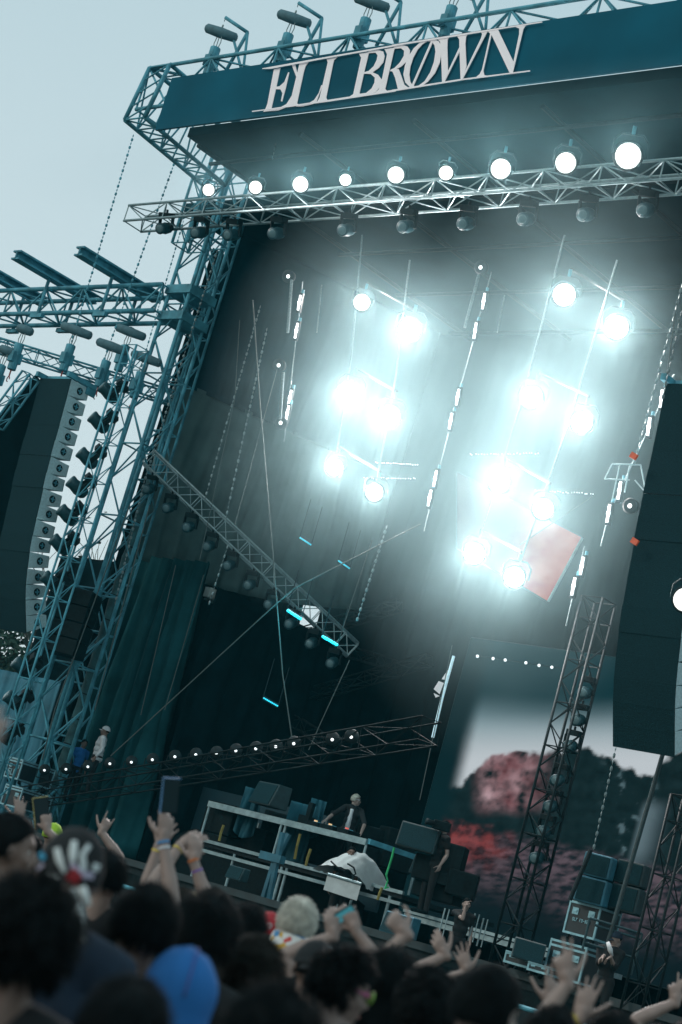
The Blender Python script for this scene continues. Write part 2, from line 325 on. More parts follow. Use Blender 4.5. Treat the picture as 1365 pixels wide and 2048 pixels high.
let(stroke(q2, [(826, 150), (866, 150), (862, 190), (792, 500), (800, 540), (830, 546), (720, 564), (760, 530), (780, 490), (852, 175)], [(845, 145), (918, 133), (980, 262), (1058, 425), (1048, 518), (1022, 518)], [(1060, 112), (1110, 106), (1210, 92), (1165, 105), (1145, 135), (1052, 520), (1038, 518), (1108, 180), (1108, 130)]))
let(stroke(q1, [(125, 480), (640, 388), (1300, 272), (1300, 285), (640, 402), (200, 484), (125, 486)])); let(stroke(q2, [(-10, 274), (600, 178), (1310, 70), (1312, 79), (600, 193), (-10, 288)]))
let(stroke(q1, [(35, 856), (180, 838), (700, 760), (1300, 668), (1300, 684), (700, 775), (35, 865)])); let(stroke(q2, [(-10, 672), (600, 576), (1205, 501), (1206, 510), (600, 588), (-10, 686)]))

# ---------------------------------------------------------------- lamps
def blinder():
    t = local('blinder_lamp', 'x', 'stage lamp')
    mb = MB(); mb.lathe((0, .2, 0), (0, -1, 0), [(0, .08), (.04, .15), (.16, .2), (.27, .22), (.27, .19)], 16); mb.build('housing', M['dark'], t, True)
    mb = MB(); mb.lathe((0, -.072, 0), (0, -1, 0), [(0, .185), (.01, .17)], 16); mb.build('lens', M['lamp'], t)
    mb = MB(); mb.path([(-.24, .05, 0), (-.24, .05, .2), (-.15, .05, .3), (.15, .05, .3), (.24, .05, .2), (.24, .05, 0)], .018); mb.build('yoke', M['dimsteel'], t)
    mb = MB(); mb.tube((0, .05, .3), (0, .05, .42), .03); mb.build('clamp', M['steel'], t)
    l = bpy.data.lights.new('lamp_light', 'SPOT'); l.energy = 1; l.spot_size = radians(172); l.spot_blend = .5; l.shadow_soft_size = .12; l.color = (1, .9, .87)
    o = bpy.data.objects.new('lamp_light', l); C.objects.link(o); o.parent = t; o.location = (0, -.2, 0); o.rotation_euler = (radians(90), 0, pi)
    KID[t.name] = kids(t); return t
bl = blinder(); LTS = []
def lamp(p, sc, en, label, group, aim=None):
    global bl
    aim = aim or (Vector((-4, -2, 2))-p); Mx = frame(p, -Vector(aim))@Matrix.Diagonal((sc, sc, sc, 1))
    o = dup(bl, Mx, label=label); o['group'] = group
    for c in o.children:
        if c.type == 'LIGHT': c.data = c.data.copy(); c.data.energy = en
    return o
ordn = ['leftmost', 'second from the left', 'third from the left', 'fourth from the left', 'middle', 'fourth from the right', 'third from the right', 'second from the right', 'rightmost']
for i, (a, b) in enumerate([(418, 380), (512, 375), (602, 369), (692, 360), (793, 350), (893, 346), (1003, 338), (1133, 326), (1258, 312)]):
    lamp(P(a, b, Y=25.15), [.75, .8, .95, .7, .95, .8, 1.1, 1.1, 1.35][i], E1*[.6, .6, 1, .5, .9, .7, 1, 1, 1.3][i], '%s of the nine bright white lamps on the front light truss' % ordn[i], 'lamps in a row on the front truss')
BLK = [(725, 605, 39, 1.05, 'left lamp of the top pair in the left lamp column'), (820, 660, 37.6, 1.35, 'right lamp of the top pair in the left lamp column'), (700, 785, 39, 1.3, 'left lamp of the middle pair in the left lamp column'), (780, 833, 37.6, 1.3, 'right lamp of the middle pair in the left lamp column'),
 (670, 935, 39, 1.05, 'left lamp of the bottom pair in the left lamp column'), (750, 985, 37.6, 1.05, 'right lamp of the bottom pair in the left lamp column'), (1130, 590, 34, 1.25, 'left lamp of the top pair in the right lamp column'), (1235, 655, 32.8, 1.25, 'right lamp of the top pair in the right lamp column'),
 (1065, 795, 34.2, 1.2, 'left lamp of the second pair in the right lamp column'), (1165, 845, 33, 1.15, 'right lamp of the second pair in the right lamp column'), (1000, 965, 34.6, 1.15, 'left lamp of the third pair in the right lamp column'), (1088, 1018, 33.4, 1.1, 'right lamp of the third pair in the right lamp column'),
 (950, 1108, 35, 1.15, 'left lamp of the lowest pair in the right lamp column'), (1030, 1155, 33.8, 1.1, 'right lamp of the lowest pair in the right lamp column'), (1372, 1200, 28.6, 1.05, 'bright lamp half cut off at the right edge beside the speaker column')]
for i, (a, b, D, sc, lb) in enumerate(BLK):
    p = P(a, b, D=D); lamp(p, sc, E2*(sc/1.15)**2, lb, 'lamps in two hanging columns')
    if i % 2 == 0 and i < 14:
        p2 = P(*BLK[i+1][:2], D=BLK[i+1][2]); u = Vector((0, 0, .45*sc)); mb = MB(); mb.tube(p+u, p2+u, .03)
        o = tag(mb.build('lamp_bar', M['dark'], loc=tuple(p+u)), 'bar over the '+' '.join(lb.split()[3:]), 'bar', 'bars holding the lamp pairs')
for i, col in enumerate((((725, 470, 39), (670, 935, 39)), ((820, 520, 37.6), (750, 985, 37.6)), ((1130, 470, 34), (950, 1108, 35)), ((1235, 520, 32.8), (1030, 1155, 33.8)))):
    a, b = P(*col[0][:2], D=col[0][2]), P(*col[1][:2], D=col[1][2]); a = b+(a-b)*1.0; mb = MB(); mb.path([a, a.lerp(b, .5)+Vector((0, .12, 0)), b], .02)
    tag(mb.build('hanging_cable', M['chain'], loc=tuple(b)), '%s cable of the %s hanging lamp column' % (('left', 'right')[i % 2], ('left', 'right')[i//2]), 'cable', 'cables of the lamp columns')
bl.hide_render = True
for c in list(kids(bl)): bpy.data.objects.remove(c)
bpy.data.objects.remove(bl)

def strobe():
    t = local('strobe_lamp', 'x', 'stage lamp')
    mb = MB(); mb.box((0, 0, 0), (.09, .1, .44)); mb.build('housing', M['dark'], t, bevel=.01)
    mb = MB(); mb.tube((0, -.06, -.17), (0, -.06, .17), .026, n=10); mb.ball((0, -.06, 0), (.035, .03, .07)); mb.build('tube', M['strobe'], t, True)
    mb = MB(); mb.tube((0, .04, .2), (0, .04, .3), .03); mb.build('clamp', M['steel'], t)
    l = bpy.data.lights.new('lamp_light', 'POINT'); l.energy = E3; l.shadow_soft_size = .05; l.color = (.92, .96, 1)
    o = bpy.data.objects.new('lamp_light', l); C.objects.link(o); o.parent = t; o.location = (0, -.14, 0)
    KID[t.name] = kids(t); return t
sb = strobe()
SP = [(601, 606, 38, 'upper strobe of the top pair on the left pipe'), (595, 662, 38, 'lower strobe of the top pair on the left pipe'), (582, 796, 38.5, 'upper strobe of the bottom pair on the left pipe'), (577, 827, 38.5, 'lower strobe of the bottom pair on the left pipe'),
      (970, 603, 36, 'top strobe on the cable between the lamp columns'), (953, 662, 36, 'second strobe down on the cable between the lamp columns'), (918, 795, 36, 'third strobe down on the cable between the lamp columns'), (904, 843, 36, 'third strobe up on the cable between the lamp columns'), (873, 958, 36, 'second strobe up on the cable between the lamp columns'), (862, 997, 36, 'lowest strobe on the cable between the lamp columns'),
      (1326, 798, 32, 'topmost strobe beside the right speaker column'), (1301, 854, 32, 'second strobe down beside the right speaker column'), (1242, 982, 32.5, 'small strobe inside the bracket left of the right speaker column'), (1220, 1028, 32.5, 'brightest strobe left of the right speaker column'), (1167, 1133, 33, 'strobe near the corner of the red screen, upper one'), (1150, 1174, 33, 'strobe near the corner of the red screen, lower one')]
for a, b, D, lb in SP:
    p = P(a, b, D=D); o = dup(sb, frame(p, p-Vector((-14, -6, 4))), label=lb); o['group'] = 'small vertical strobes'
for c in list(kids(sb)): bpy.data.objects.remove(c)
bpy.data.objects.remove(sb)
for lb, pts in (('straight cable carrying the left strobes', [(606, 560, 38), (569, 880, 38.5)]), ('long cable carrying the six middle strobes', [(985, 540, 36), (953, 662, 36), (904, 843, 36), (850, 1060, 36)]), ('cable carrying the strobes beside the right speaker', [(1352, 745, 32), (1301, 854, 32), (1220, 1028, 32.5), (1205, 1090, 32.5)]), ('cable carrying the two strobes by the red screen', [(1172, 1090, 33), (1135, 1250, 33)])):
    q = [P(a, b, D=D)+F0*.12 for a, b, D in pts]; mb = MB(); mb.path(q, .013); tag(mb.build('strobe_cable', M['chain'], loc=tuple(q[-1])), lb, 'cable')

def moving_head():
    t = local('moving_head', 'x', 'spotlight')
    mb = MB(); mb.box((0, 0, -.06), (.3, .26, .12)); mb.tube((0, 0, -.02), (0, 0, .08), .03); mb.build('base', M['dark'], t, bevel=.02)
    for s in (-1, 1): mb = MB(); mb.box((s*.17, 0, -.25), (.045, .1, .28)); mb.build('yoke_arm', M['dark'], t, bevel=.015)
    mb = MB(); mb.lathe((0, .18, -.33), (0, -1, -.12), [(0, .07), (.05, .12), (.2, .14), (.34, .12), (.42, .135), (.44, .12)], 14); h = mb.build('head', M['lampbody'], t, True)
    mb = MB(); mb.lathe((0, -.255, -.382), (0, -1, -.12), [(0, .1), (.012, .08)], 12); g = mb.build('lens', mat('lens_glass', (.12, .2, .22), .08, 0, .2, 5), h, True)
    KID[t.name] = kids(t); return t
mh = moving_head()
def mhead(p, aim, label, group, sc=1.0, up=ZU):
    o = dup(mh, frame(p, -Vector(aim), up)@Matrix.Diagonal((sc, sc, sc, 1)), label=label); o['group'] = group; return o
ord10 = ['topmost', 'second', 'third', 'fourth', 'fifth', 'sixth', 'seventh', 'eighth', 'ninth', 'lowest']
for i, (a, b) in enumerate([(250, 768), (230, 828), (207, 899), (187, 957), (168, 1013), (153, 1072), (136, 1146), (78, 1318), (62, 1385), (42, 1452)]):
    p = P(a, b, D=43.2); mhead(p, -R0*.8+ZU*.5-F0*.4, '%s spotlight down the slim ladder truss by the left speakers' % ord10[i], 'spotlights on the ladder truss', 1.25, R0+ZU*.4)
for i in range(10):
    p = rk0.lerp(rk1, (i+.35)/10)-Vector((0, 0, .3)); mhead(p, (.5, -1, -.3), '%s spotlight along the sloping truss, counted from its top end' % ord10[i], 'spotlights under the sloping truss', 1.0)
for i, (a, b) in enumerate([(335, 440), (405, 448), (470, 452), (560, 448), (700, 440), (820, 432), (940, 425), (1060, 415), (1180, 405), (1300, 395)]):
    p = P(a, b-14, Y=25.9); mhead(p, (.3, -1, -.4), '%s of the dark spotlights under the front light truss, from the left' % ('first' if i == 0 else ord10[i] if i < 9 else 'tenth'), 'spotlights under the front truss', 1.05)
for i, (a, b) in enumerate([(1172, 1385), (1158, 1440), (1142, 1492), (1118, 1560), (1104, 1612), (1090, 1662), (1076, 1715)]):
    p = P(a, b, D=33); mhead(p+Vector((0, 0, .3)), (.3, -1, -.1), '%s spotlight down inside the mast before the big screen' % ord10[i], 'spotlights inside the mast', .85)
gl = MB(); FT = [(90, 1541), (133, 1539), (177, 1534), (221, 1528), (264, 1525), (306, 1520), (351, 1514), (393, 1510), (434, 1507), (473, 1502), (513, 1498), (553, 1494), (589, 1488), (666, 1480), (704, 1475)]
def footlight():
    t = local('floor_lamp', 'x', 'stage lamp')
    mb = MB(); mb.lathe((0, .14, 0), (0, -1, .1), [(0, .06), (.05, .12), (.2, .14), (.22, .12)], 12); mb.build('housing', M['dark'], t, True)
    mb = MB(); mb.ball((0, -.085, .0), (.032, .02, .03), 8, 6); mb.build('bulb', M['glint'], t, True)
    mb = MB(); mb.path([(-.16, 0, 0), (-.16, 0, -.2), (.16, 0, -.2), (.16, 0, 0)], .015); mb.build('bracket', M['dark'], t)
    KID[t.name] = kids(t); return t
ORD = ['first', 'second', 'third', 'fourth', 'fifth', 'sixth', 'seventh', 'eighth']
fl = footlight()
for i, (a, b) in enumerate(FT):
    p = P(a, b, D=44.5-11*(a-90)/614); o = dup(fl, frame(p, p-Vector((-4, -3, 3))), label='small glinting lamp on the low dark truss, %s from its %s end' % (ORD[i] if i < 8 else ORD[14-i], 'left' if i < 8 else 'right')); o['group'] = 'small lamps along the low truss'
for t_ in (fl, mh):
    for c in list(kids(t_)):
        for g_ in list(kids(c)): bpy.data.objects.remove(g_)
        bpy.data.objects.remove(c)
    bpy.data.objects.remove(t_)
for k, (a, b, c, d, D, nm) in enumerate([(575, 1220, 603, 1238, 38, 'bright cyan light bar near the end of the short truss'), (645, 1272, 676, 1290, 38, 'brightest cyan light bar at the foot of the sloping truss'), (527, 1395, 557, 1412, 40, 'dim cyan bar standing in for a reflection low in the dark stage back'), (600, 1075, 623, 1090, 39, 'faint teal bar standing in for a reflection left in the dim back wall'), (677, 1121, 700, 1137, 39, 'faint teal bar standing in for a reflection right in the dim back wall')]):
    p, q = P(a, b, D=D), P(c, d, D=D); t = thing('light_bar_or_reflection', nm, 'light bar', tuple(p), 'cyan light bars')  # last three bars are glowing stand-ins for reflections, the first with a lamp
    mb = MB(); mb.tube(p, q, .05); mb.build('housing', M['dark'], t); mb = MB(); mb.tube(p, p+ZU*.9, .01); mb.tube(q, q+ZU*.9, .01); mb.build('hanger', M['dark'], t); mb = MB(); n_ = 9
    for i in range(n_): u = (i+.5)/n_; mb.ball(p.lerp(q, u)-FW*.06, .034 if k < 2 else .022, 8, 6)
    mb.build('led_row', M['cyan'], t, True)
    if k < 3:
        l = bpy.data.lights.new('lamp_light', 'POINT'); l.energy = (60, 60, 12)[k]; l.color = (.02, .5, .62); l.shadow_soft_size = .2
        o = bpy.data.objects.new('lamp_light', l); C.objects.link(o); o.location = p.lerp(q, .5)-FW*.4; o.parent = t; o.location = Vector(o.location)-p
for k, (a, b, c, d, D, n_) in enumerate([(750, 925, 838, 930, 38, 20), (728, 956, 835, 957, 38, 22), (938, 909, 1080, 907, 36, 24), (1070, 981, 1190, 988, 35, 22), (952, 1311, 1125, 1337, 37, 6)]):
    p, q = P(a, b, D=D), P(c, d, D=D); t = thing('led_string', ['upper short row of glittering dots left of the middle strobes', 'lower short row of glittering dots left of the middle strobes', 'row of glittering dots above the third lamp pair', 'row of glittering dots right of the third lamp pair', 'sparse row of six white dots above the bright part of the screen'][k], 'light string', tuple(p))
    mb = MB(); mb.tube(p, q, .008); mb.build('wire', M['dark'], t); mb = MB(); random.seed(k)
    for i in range(n_): mb.ball(p.lerp(q, (i+random.random()*.5)/n_)-FW*.03+Vector((0, 0, random.uniform(-.012, .012))), .012 if k < 4 else .035, 6, 4)
    mb.build('bulbs', M['glint'], t)
# ---------------------------------------------------------------- line arrays
CP = [(158, 782), (150, 813), (142, 843), (134, 873), (125, 903), (117, 936), (109, 966), (103, 998), (96, 1028), (89, 1060), (82, 1091), (78, 1122), (74, 1154), (72, 1184), (72, 1214), (73, 1245)]
CW = [P(*p, X=-35.0) for p in CP]
def array(name, label, off, rz=0, group='hanging speaker columns'):
    top = CW[0]; root = thing(name, label, 'speaker', tuple(top), group)
    root['_o'] = (0, 0, 0)
    for i, c in enumerate(CW):
        a = CW[max(i-1, 0)]; b = CW[min(i+1, 15)]; dn = (b-a).normalized(); cc = c-top
        ang = atan2(dn.y, -dn.z); R = Matrix.Rotation(ang, 3, 'X'); h = 1.04*(b-a).length/(2 if 0 < i < 15 else 1)
        # local: x to stage right, -y towards the audience; wedge shaped cabinet, back lower than front
        mb = MB(); W = 1.22; F = -.3; B = .32; hf = h/2; hb = h/2*.72
        vs = [(x, y, z) for x in (-W, 0) for (y, z) in ((F, -hf), (B, -hb), (B, hb), (F, hf))]
        vs = [cc + R@Vector(v) for v in vs]
        mb.add(vs, [(0, 1, 2, 3), (7, 6, 5, 4), (0, 4, 5, 1), (1, 5, 6, 2), (2, 6, 7, 3), (3, 7, 4, 0)])
        cab = mb.build('cabinet', M['cab'], root, bevel=.012)
        mb = MB(); mb.box(cc+R@Vector((-W/2, F-.012, 0)), (W-.005, .02, h+(.05 if i > 8 else 0)), R); mb.build('grille', M['grille'], cab)
        mb = MB(); k = cc+R@Vector((.006, .03, 0)); X = R@Vector((1, 0, 0))
        mb.lathe(k, X, [(0, .095), (.012, .09)], 16); mb.m = 1
        mb.box(k+X*.016, (.02, .13, .03), R); mb.box(k+X*.017, (.02, .03, .13), R); mb.build('side_handle', [M['dark'], M['steel']], cab)
    mb = MB()
    for sgn in (0, -1.22):
        mb.box((sgn, 0, .26), (.1, .95, .12)); mb.box((sgn, .35, .12), (.06, .3, .2))
    mb.box((-.61, -.1, .27), (1.3, .12, .1)); mb.box((-.61, .3, .27), (1.3, .12, .1)); mb.build('bumper_frame', M['steel'], root)
    root.location = top+Vector(off); root.rotation_euler = (0, 0, rz); return root
array('line_array', 'long curved column of sixteen stacked speaker cabinets left of the tower', (0, 0, 0))
mb = MB(); out_ = [(-70, 905), (72, 748), (92, 775), (78, 880), (52, 990), (26, 1110), (10, 1255), (-70, 1265)]
mb.poly([P(a, b, D=44.6) for a, b in out_], F0*.03); tag(mb.build('black_cloth', bw_, loc=tuple(P(0, 1250, D=44.6))), 'large black cloth hanging under the slanted truss at the left frame edge', 'cloth')
rp = P(1398, 1512, D=30)-CW[15]; array('line_array', 'speaker column hanging at the right edge in front of the big screen', tuple(rp+Vector((-.15, -.3, .17))))
sub = thing('speaker_cluster', 'dark boxy hanging speaker tucked behind the foot of the long speaker column', 'speaker', (-34.9, 28.2, 6))
for k in range(4): mb = MB(); mb.box((-34.75, 28.3, 6.15+k*.42), (.9, .8, .4), Matrix.Rotation(.5, 3, 'Z')); mb.build('cabinet', M['black'], sub, bevel=.02)
truss('slanted_truss', 'short slanted truss over the outermost speaker column', P(-10, 850, D=44), P(62, 752, D=44), .35, .35, M['steel'], 'truss', .03, .015, .4)

# ---------------------------------------------------------------- hoists, chains, cables
def hoist(p, label, group, jib=False, bag=.75, s=1.0):
    p = Vector(p); t = thing('chain_hoist', label, 'hoist', tuple(p), group)
    mb = MB(); mb.tube(p, p+Vector((0, 0, -.75*s)), .13*s, .12*s, 12); mb.box(p+Vector((0, 0, -.4*s)), (.2*s, .34*s, .3*s)); mb.build('motor', M['steel'], t, bevel=.015)
    c = p+Vector((0, 0, .42*s)); d = Vector((.72, .55, -.1)).normalized()*(bag/2); mb = MB()
    mb.lathe(c-d*1.02, d, [(0, .06), (.05, .115*s), (bag*.5, .135*s), (bag, .115*s), (bag+.04, .07)], 14); mb.build('chain_bag', mat('chain_bag_canvas', (.08, .17, .2), .8, 0, .2, 8) if 'chain_bag_canvas' not in bpy.data.materials else bpy.data.materials['chain_bag_canvas'], t, True)
    mb = MB()
    for q in (-.08, 0, .08): mb.path([p+Vector((q, 0, 0)), p+Vector((q*1.5, 0, .14)), c+Vector((q, 0, -.1))], .012, 5)
    mb.build('sling', M['chain'], t)
    mb = MB(); mb.path([p+Vector((0, 0, -.75*s)), p+Vector((0, 0, -.95*s))], .02); mb.path([p+Vector((.05*cos(a), 0, -1.02*s+.07*sin(a))) for a in [i*.6 for i in range(9)]], .014); mb.build('hook', mat('hook_red', (.35, .06, .05), .5) if 'hook_red' not in bpy.data.materials else bpy.data.materials['hook_red'], t)
    if jib:
        h = Vector((.05, .2, 0)); e = c+Vector((0, 0, .42)); f = e+Vector((.62, .3, -.32)); g = p+Vector((.25, .3, -.55)); mb = MB()
        mb.tube(e, e+(f-e)*1.0, .045); mb.tube(f, g, .045); mb.tube(f, g+Vector((.55, .1, -.05)), .035); mb.tube(c+Vector((.3, .2, -.1)), g+Vector((.55, .1, -.05)), .035); mb.build('jib_arm', M['steel'], t, True)
        mb = MB(); chain(mb, e, c+Vector((0, 0, .1))); mb.build('chain', M['chain'], t)
    return t
def chain(mb, a, b, r=.022, pitch=.11):
    a = Vector(a); b = Vector(b); n = max(2, int((b-a).length/pitch)); d = (b-a).normalized(); u = d.orthogonal().normalized()
    for i in range(n):
        p = a.lerp(b, (i+.5)/n); k = u if i % 2 else d.cross(u); h = d*pitch*.5; w_ = k*r
        mb.add([p-h, p+w_-h*.5, p+w_+h*.5, p+h, p-w_+h*.5, p-w_-h*.5, p+d.cross(k)*r*.6, p-d.cross(k)*r*.6], [(0, 1, 6), (1, 2, 6), (2, 3, 6), (3, 4, 6), (4, 5, 6), (5, 0, 6), (1, 0, 7), (2, 1, 7), (3, 2, 7), (4, 3, 7), (5, 4, 7), (0, 5, 7)])
for (a, b), lb in zip([(432, 96), (578, 69), (733, 38), (905, 14)], ['chain hoist with a jib arm on the banner truss, the leftmost one', 'chain hoist with a jib arm above the first letters of the banner', 'chain hoist with a jib arm above the middle of the lettering', 'chain hoist partly cut off by the top edge above the last letters']):
    hoist(P(a, b, Y=25.3), lb, 'hoists on the banner truss', True, .8)
    p = P(a, b, Y=25.3); mb = MB(); mb.box(p+Vector((.9, -.25, -1.05)), (2.6, .1, .13)); mb.box(p+Vector((.9, -.25, -1.2)), (2.2, .1, .1))
    for q in (-.2, .5, 1.2, 1.9): mb.box(p+Vector((q, -.25, -1.12)), (.1, .14, .12), Matrix.Rotation(.5, 3, 'Y'))
    tag(mb.build('spreader_beam', M['steel'], loc=tuple(p+Vector((.9, -.25, -1.1)))), lb.replace('chain hoist with a jib arm', 'toothed spreader beam').replace('chain hoist', 'toothed spreader beam'), 'beam', 'beams on the banner truss')
for (a, b), lb, D in [((143, 690), 'hoist with an upright chain bag above the long speaker column', 44), ((214, 722), 'hoist with a fat horizontal bag hanging between speakers and tower', 44), ((252, 692), 'hoist hanging from the wing truss right beside the tower', 45.5), ((40, 688), 'hoist hanging over the left edge speaker column', 44.5), ((283, 745), 'small hoist hanging close against the lattice tower', 45), ((4, 730), 'hoist cut off by the left edge', 44.5)]:
    p = P(a, b, D=D); hoist(p, lb, 'hoists under the wing truss', False, .8 if a > 100 else .4, .95)
def line(name, label, pts, r=.013, m='chain', ch=False, group=None, cat='chain'):
    q = [P(a, b, D=D) for a, b, D in pts]; mb = MB()
    if ch:
        for i in range(len(q)-1): chain(mb, q[i], q[i+1], r)
    else: mb.path(q, r)
    return tag(mb.build(name, M[m], loc=tuple(q[-1])), label, cat, group)
line('hoist_chain', 'long chain dropping from the tip of the outrigger to the hoists', [(268, 268, 44), (128, 735, 44)], .03, 'steel', True)
line('hoist_chain', 'chain hanging beside the outrigger down to the fat horizontal bag', [(352, 318, 44), (205, 730, 44)], .03, 'steel', True)
line('hoist_chain', 'thin chain falling just left of the main tower', [(368, 440, 45), (283, 735, 45)], .022, 'steel', True)
line('hoist_chain', 'doubled chain running down along the tower side', [(436, 500, 44.5), (372, 700, 44.5), (290, 960, 44.5), (230, 1210, 44.5)], .03, 'chain', True)
line('hoist_chain', 'chain with a pale hook hanging in front of the grey scrim', [(535, 655, 40), (458, 1010, 40), (452, 1040, 40)], .026, 'chain', True)
line('hoist_chain', 'chain falling left of the hook chain over the grey scrim', [(522, 610, 42), (410, 1000, 42)], .024, 'chain', True)
line('hoist_chain', 'chain dropping to the end of the short truss', [(460, 1080, 41), (418, 1210, 41)], .02, 'chain', True)
line('hoist_chain', 'chain hanging down to the foot of the sloping truss', [(775, 1050, 38), (714, 1243, 38)], .03, 'chain', True)
line('hoist_chain', 'long chain at the right edge beside the strobes', [(1366, 565, 31), (1268, 930, 31)], .026, 'chain', True)
line('hoist_chain', 'chain crossing the top right above the speaker column', [(1364, 620, 29), (1325, 800, 29)], .026, 'chain', True)
line('hoist_chain', 'chain below the right speaker column in front of the screen', [(1233, 1492, 30.5), (1187, 1700, 30.5)], .022, 'chain', True)
line('hoist_chain', 'chain hanging under the roof left of the front lamps', [(560, 250, 41), (545, 320, 41)], .022, 'chain', True)
for i, (pts, lb, r) in enumerate([([(506, 600, 38), (520, 800, 38), (548, 1130, 38), (566, 1350, 38), (585, 1480, 38)], 'thin cable slanting right across scrim and dark stage', .014),
    ([(560, 720, 38.5), (470, 1050, 38.5)], 'thin slack wire left of the bottom lamp pair', .009), ([(842, 1048, 36), (590, 1176, 38), (545, 1215, 38), (222, 1512, 40)], 'long straight guy rope running down to the lower left', .014),
    ([(745, 1080, 37), (682, 1270, 37)], 'thin wire beside the chain at the foot of the sloping truss', .01), ([(700, 1320, 37), (640, 1450, 37), (618, 1500, 37)], 'faint wire below the foot of the sloping truss', .009),
    ([(905, 1290, 35), (840, 1600, 35)], 'thin wire left of the big screen', .009), ([(480, 640, 41), (470, 800, 41), (400, 1120, 41)], 'faint wire over the middle of the scrim', .009),
    ([(408, 1150, 44), (330, 1420, 44)], 'hanging wire over the right border of the pleated curtain', .01), ([(352, 1130, 44), (282, 1430, 44)], 'hanging wire with a small fitting over the pleated curtain', .01),
    ([(300, 1010, 44), (222, 1300, 44), (190, 1420, 44)], 'pale cord down the left border of the pleated curtain', .016), ([(260, 1010, 44), (110, 1420, 44), (85, 1520, 44)], 'pale cord hanging in front of the lattice tower', .016),
    ([(1290, 1050, 31), (1355, 600, 31)], 'wire rising from the top of the right speaker column', .01), ([(1040, 1090, 34), (1190, 990, 34)], 'faint wire over the red screen', .008)]):
    line('cable', lb, pts, r, 'rope', cat='cable')
# ---------------------------------------------------------------- pale pole with gaps, screens
t = thing('bright_pole', 'pale bluish glowing pole with three white patches standing in for sky gaps, left of the big screen', 'pole', tuple(P(866, 1475, D=36)))
mb = MB(); mb.path([P(908, 1312, D=36), P(885, 1395, D=36), P(866, 1475, D=36)], .03, 8); mb.build('pole', mat('pole_added_glow', (.5, .65, .72), .5, emit=(.4, .62, .7), es=.5), t)  # emission added for the bright edge of the pole
for pts in ([(896, 1340), (884, 1358), (893, 1360)], [(878, 1362), (868, 1378), (880, 1388), (888, 1366)], [(868, 1386), (872, 1395), (880, 1392)]):
    mb = MB(); mb.poly([P(a, b, D=36) for a, b in pts], F0*.03); mb.build('sky_gap_patch', M['letter'], t)  # glowing white shapes stand in for sky seen through gaps

def emis(name, strength):
    m = bpy.data.materials.new(name); m.use_nodes = True; n = m.node_tree.nodes; n.clear(); L = m.node_tree.links
    o = n.new('ShaderNodeOutputMaterial'); e = n.new('ShaderNodeEmission'); a = n.new('ShaderNodeVertexColor'); a.layer_name = 'picture'
    e.inputs[1].default_value = strength; L.new(a.outputs[0], e.inputs[0]); L.new(e.outputs[0], o.inputs[0]); return m
def fbm(x, y, s=0, o=4):
    return sum(noise.noise(Vector((x*2**i, y*2**i, s+i*7.3)))/2**i for i in range(o))
def sm(a, b, x): t = max(0, min(1, (x-a)/(b-a))); return t*t*(3-2*t)
def mix(a, b, t): return tuple(a[i]*(1-t)+b[i]*t for i in range(3))
def pic(px, py):                       # what the rear screen is showing at this spot: dusk sky, tree line, crowd
    n1 = fbm(px/60, py/60, 1); n2 = fbm(px/22, py/22, 5); n3 = fbm(px/26, py/9, 9)
    sky = mix((.004, .035, .045), (.24, .36, .4), sm(1370, 1465, py-18*sin((px-930)/140)))
    sky = mix(sky, (.62, .68, .72), sm(1420, 1530, py)); sky = mix(sky, (.005, .035, .045), sm(955, 905, px+.24*(py-1480)-8*n1))
    pts = [(850, 1595), (925, 1565), (955, 1535), (985, 1508), (1030, 1502), (1060, 1508), (1110, 1500), (1165, 1496), (1210, 1512), (1250, 1535), (1280, 1548), (1305, 1552), (1325, 1525), (1365, 1500), (1500, 1480)]
    for (x0, y0), (x1, y1) in zip(pts, pts[1:]):
        if x0 <= px <= x1 or (px > 1500 and x1 == 1500): yt = y0+(y1-y0)*(px-x0)/(x1-x0); break
    else: yt = 1595
    yt += 9*n2
    tree = mix((.004, .012, .014), (.012, .03, .034), .5+.5*n2)
    pink = sm(1135, 1030, px)*sm(935, 985, px)*sm(1640, 1590, py+12*n1)
    tree = mix(tree, mix((.18, .07, .08), (.5, .33, .36), .5+.9*n1-.3*sm(1000, 1120, px)), max(0, min(1, pink*(.75+.9*n2))))
    tree = mix(tree, (.09, .15, .17), sm(.3, .8, n2)*sm(1190, 1240, px)*sm(1330, 1290, px))
    cc = (py-1640-(px-930)*.22)
    crowd = mix((.012, .018, .024), (.12, .09, .11), max(0, min(1, .45+1.1*n3))); crowd = mix(crowd, mix((.03, .01, .012), (.3, .06, .06), max(0, min(1, .4+1.3*n2))), .8*sm(1060, 950, px)*sm(1760, 1690, py))
    crowd = mix(crowd, (.006, .014, .018), sm(60, 190, cc+20*n1)*sm(1180, 1080, px)); crowd = mix(crowd, (.005, .014, .018), sm(90, 210, cc))
    c = mix(sky, tree, sm(-6, 6, py-yt)); c = mix(c, crowd, sm(-14, 14, cc+10*n2-10))
    # blurred pale figure near the right edge of the picture
    fx = px-(1318-(py-1600)*.26); e = abs(fx)/34; body = sm(1.1, .5, e)*sm(1590, 1625, py)*sm(1760, 1690, py)
    c = mix(c, mix((.15, .22, .25), (.03, .05, .06), sm(-.6, .8, fx/34)), body*.85)
    return mix(c, (.004, .02, .025), sm(935, 895, px+.24*(py-1560)))
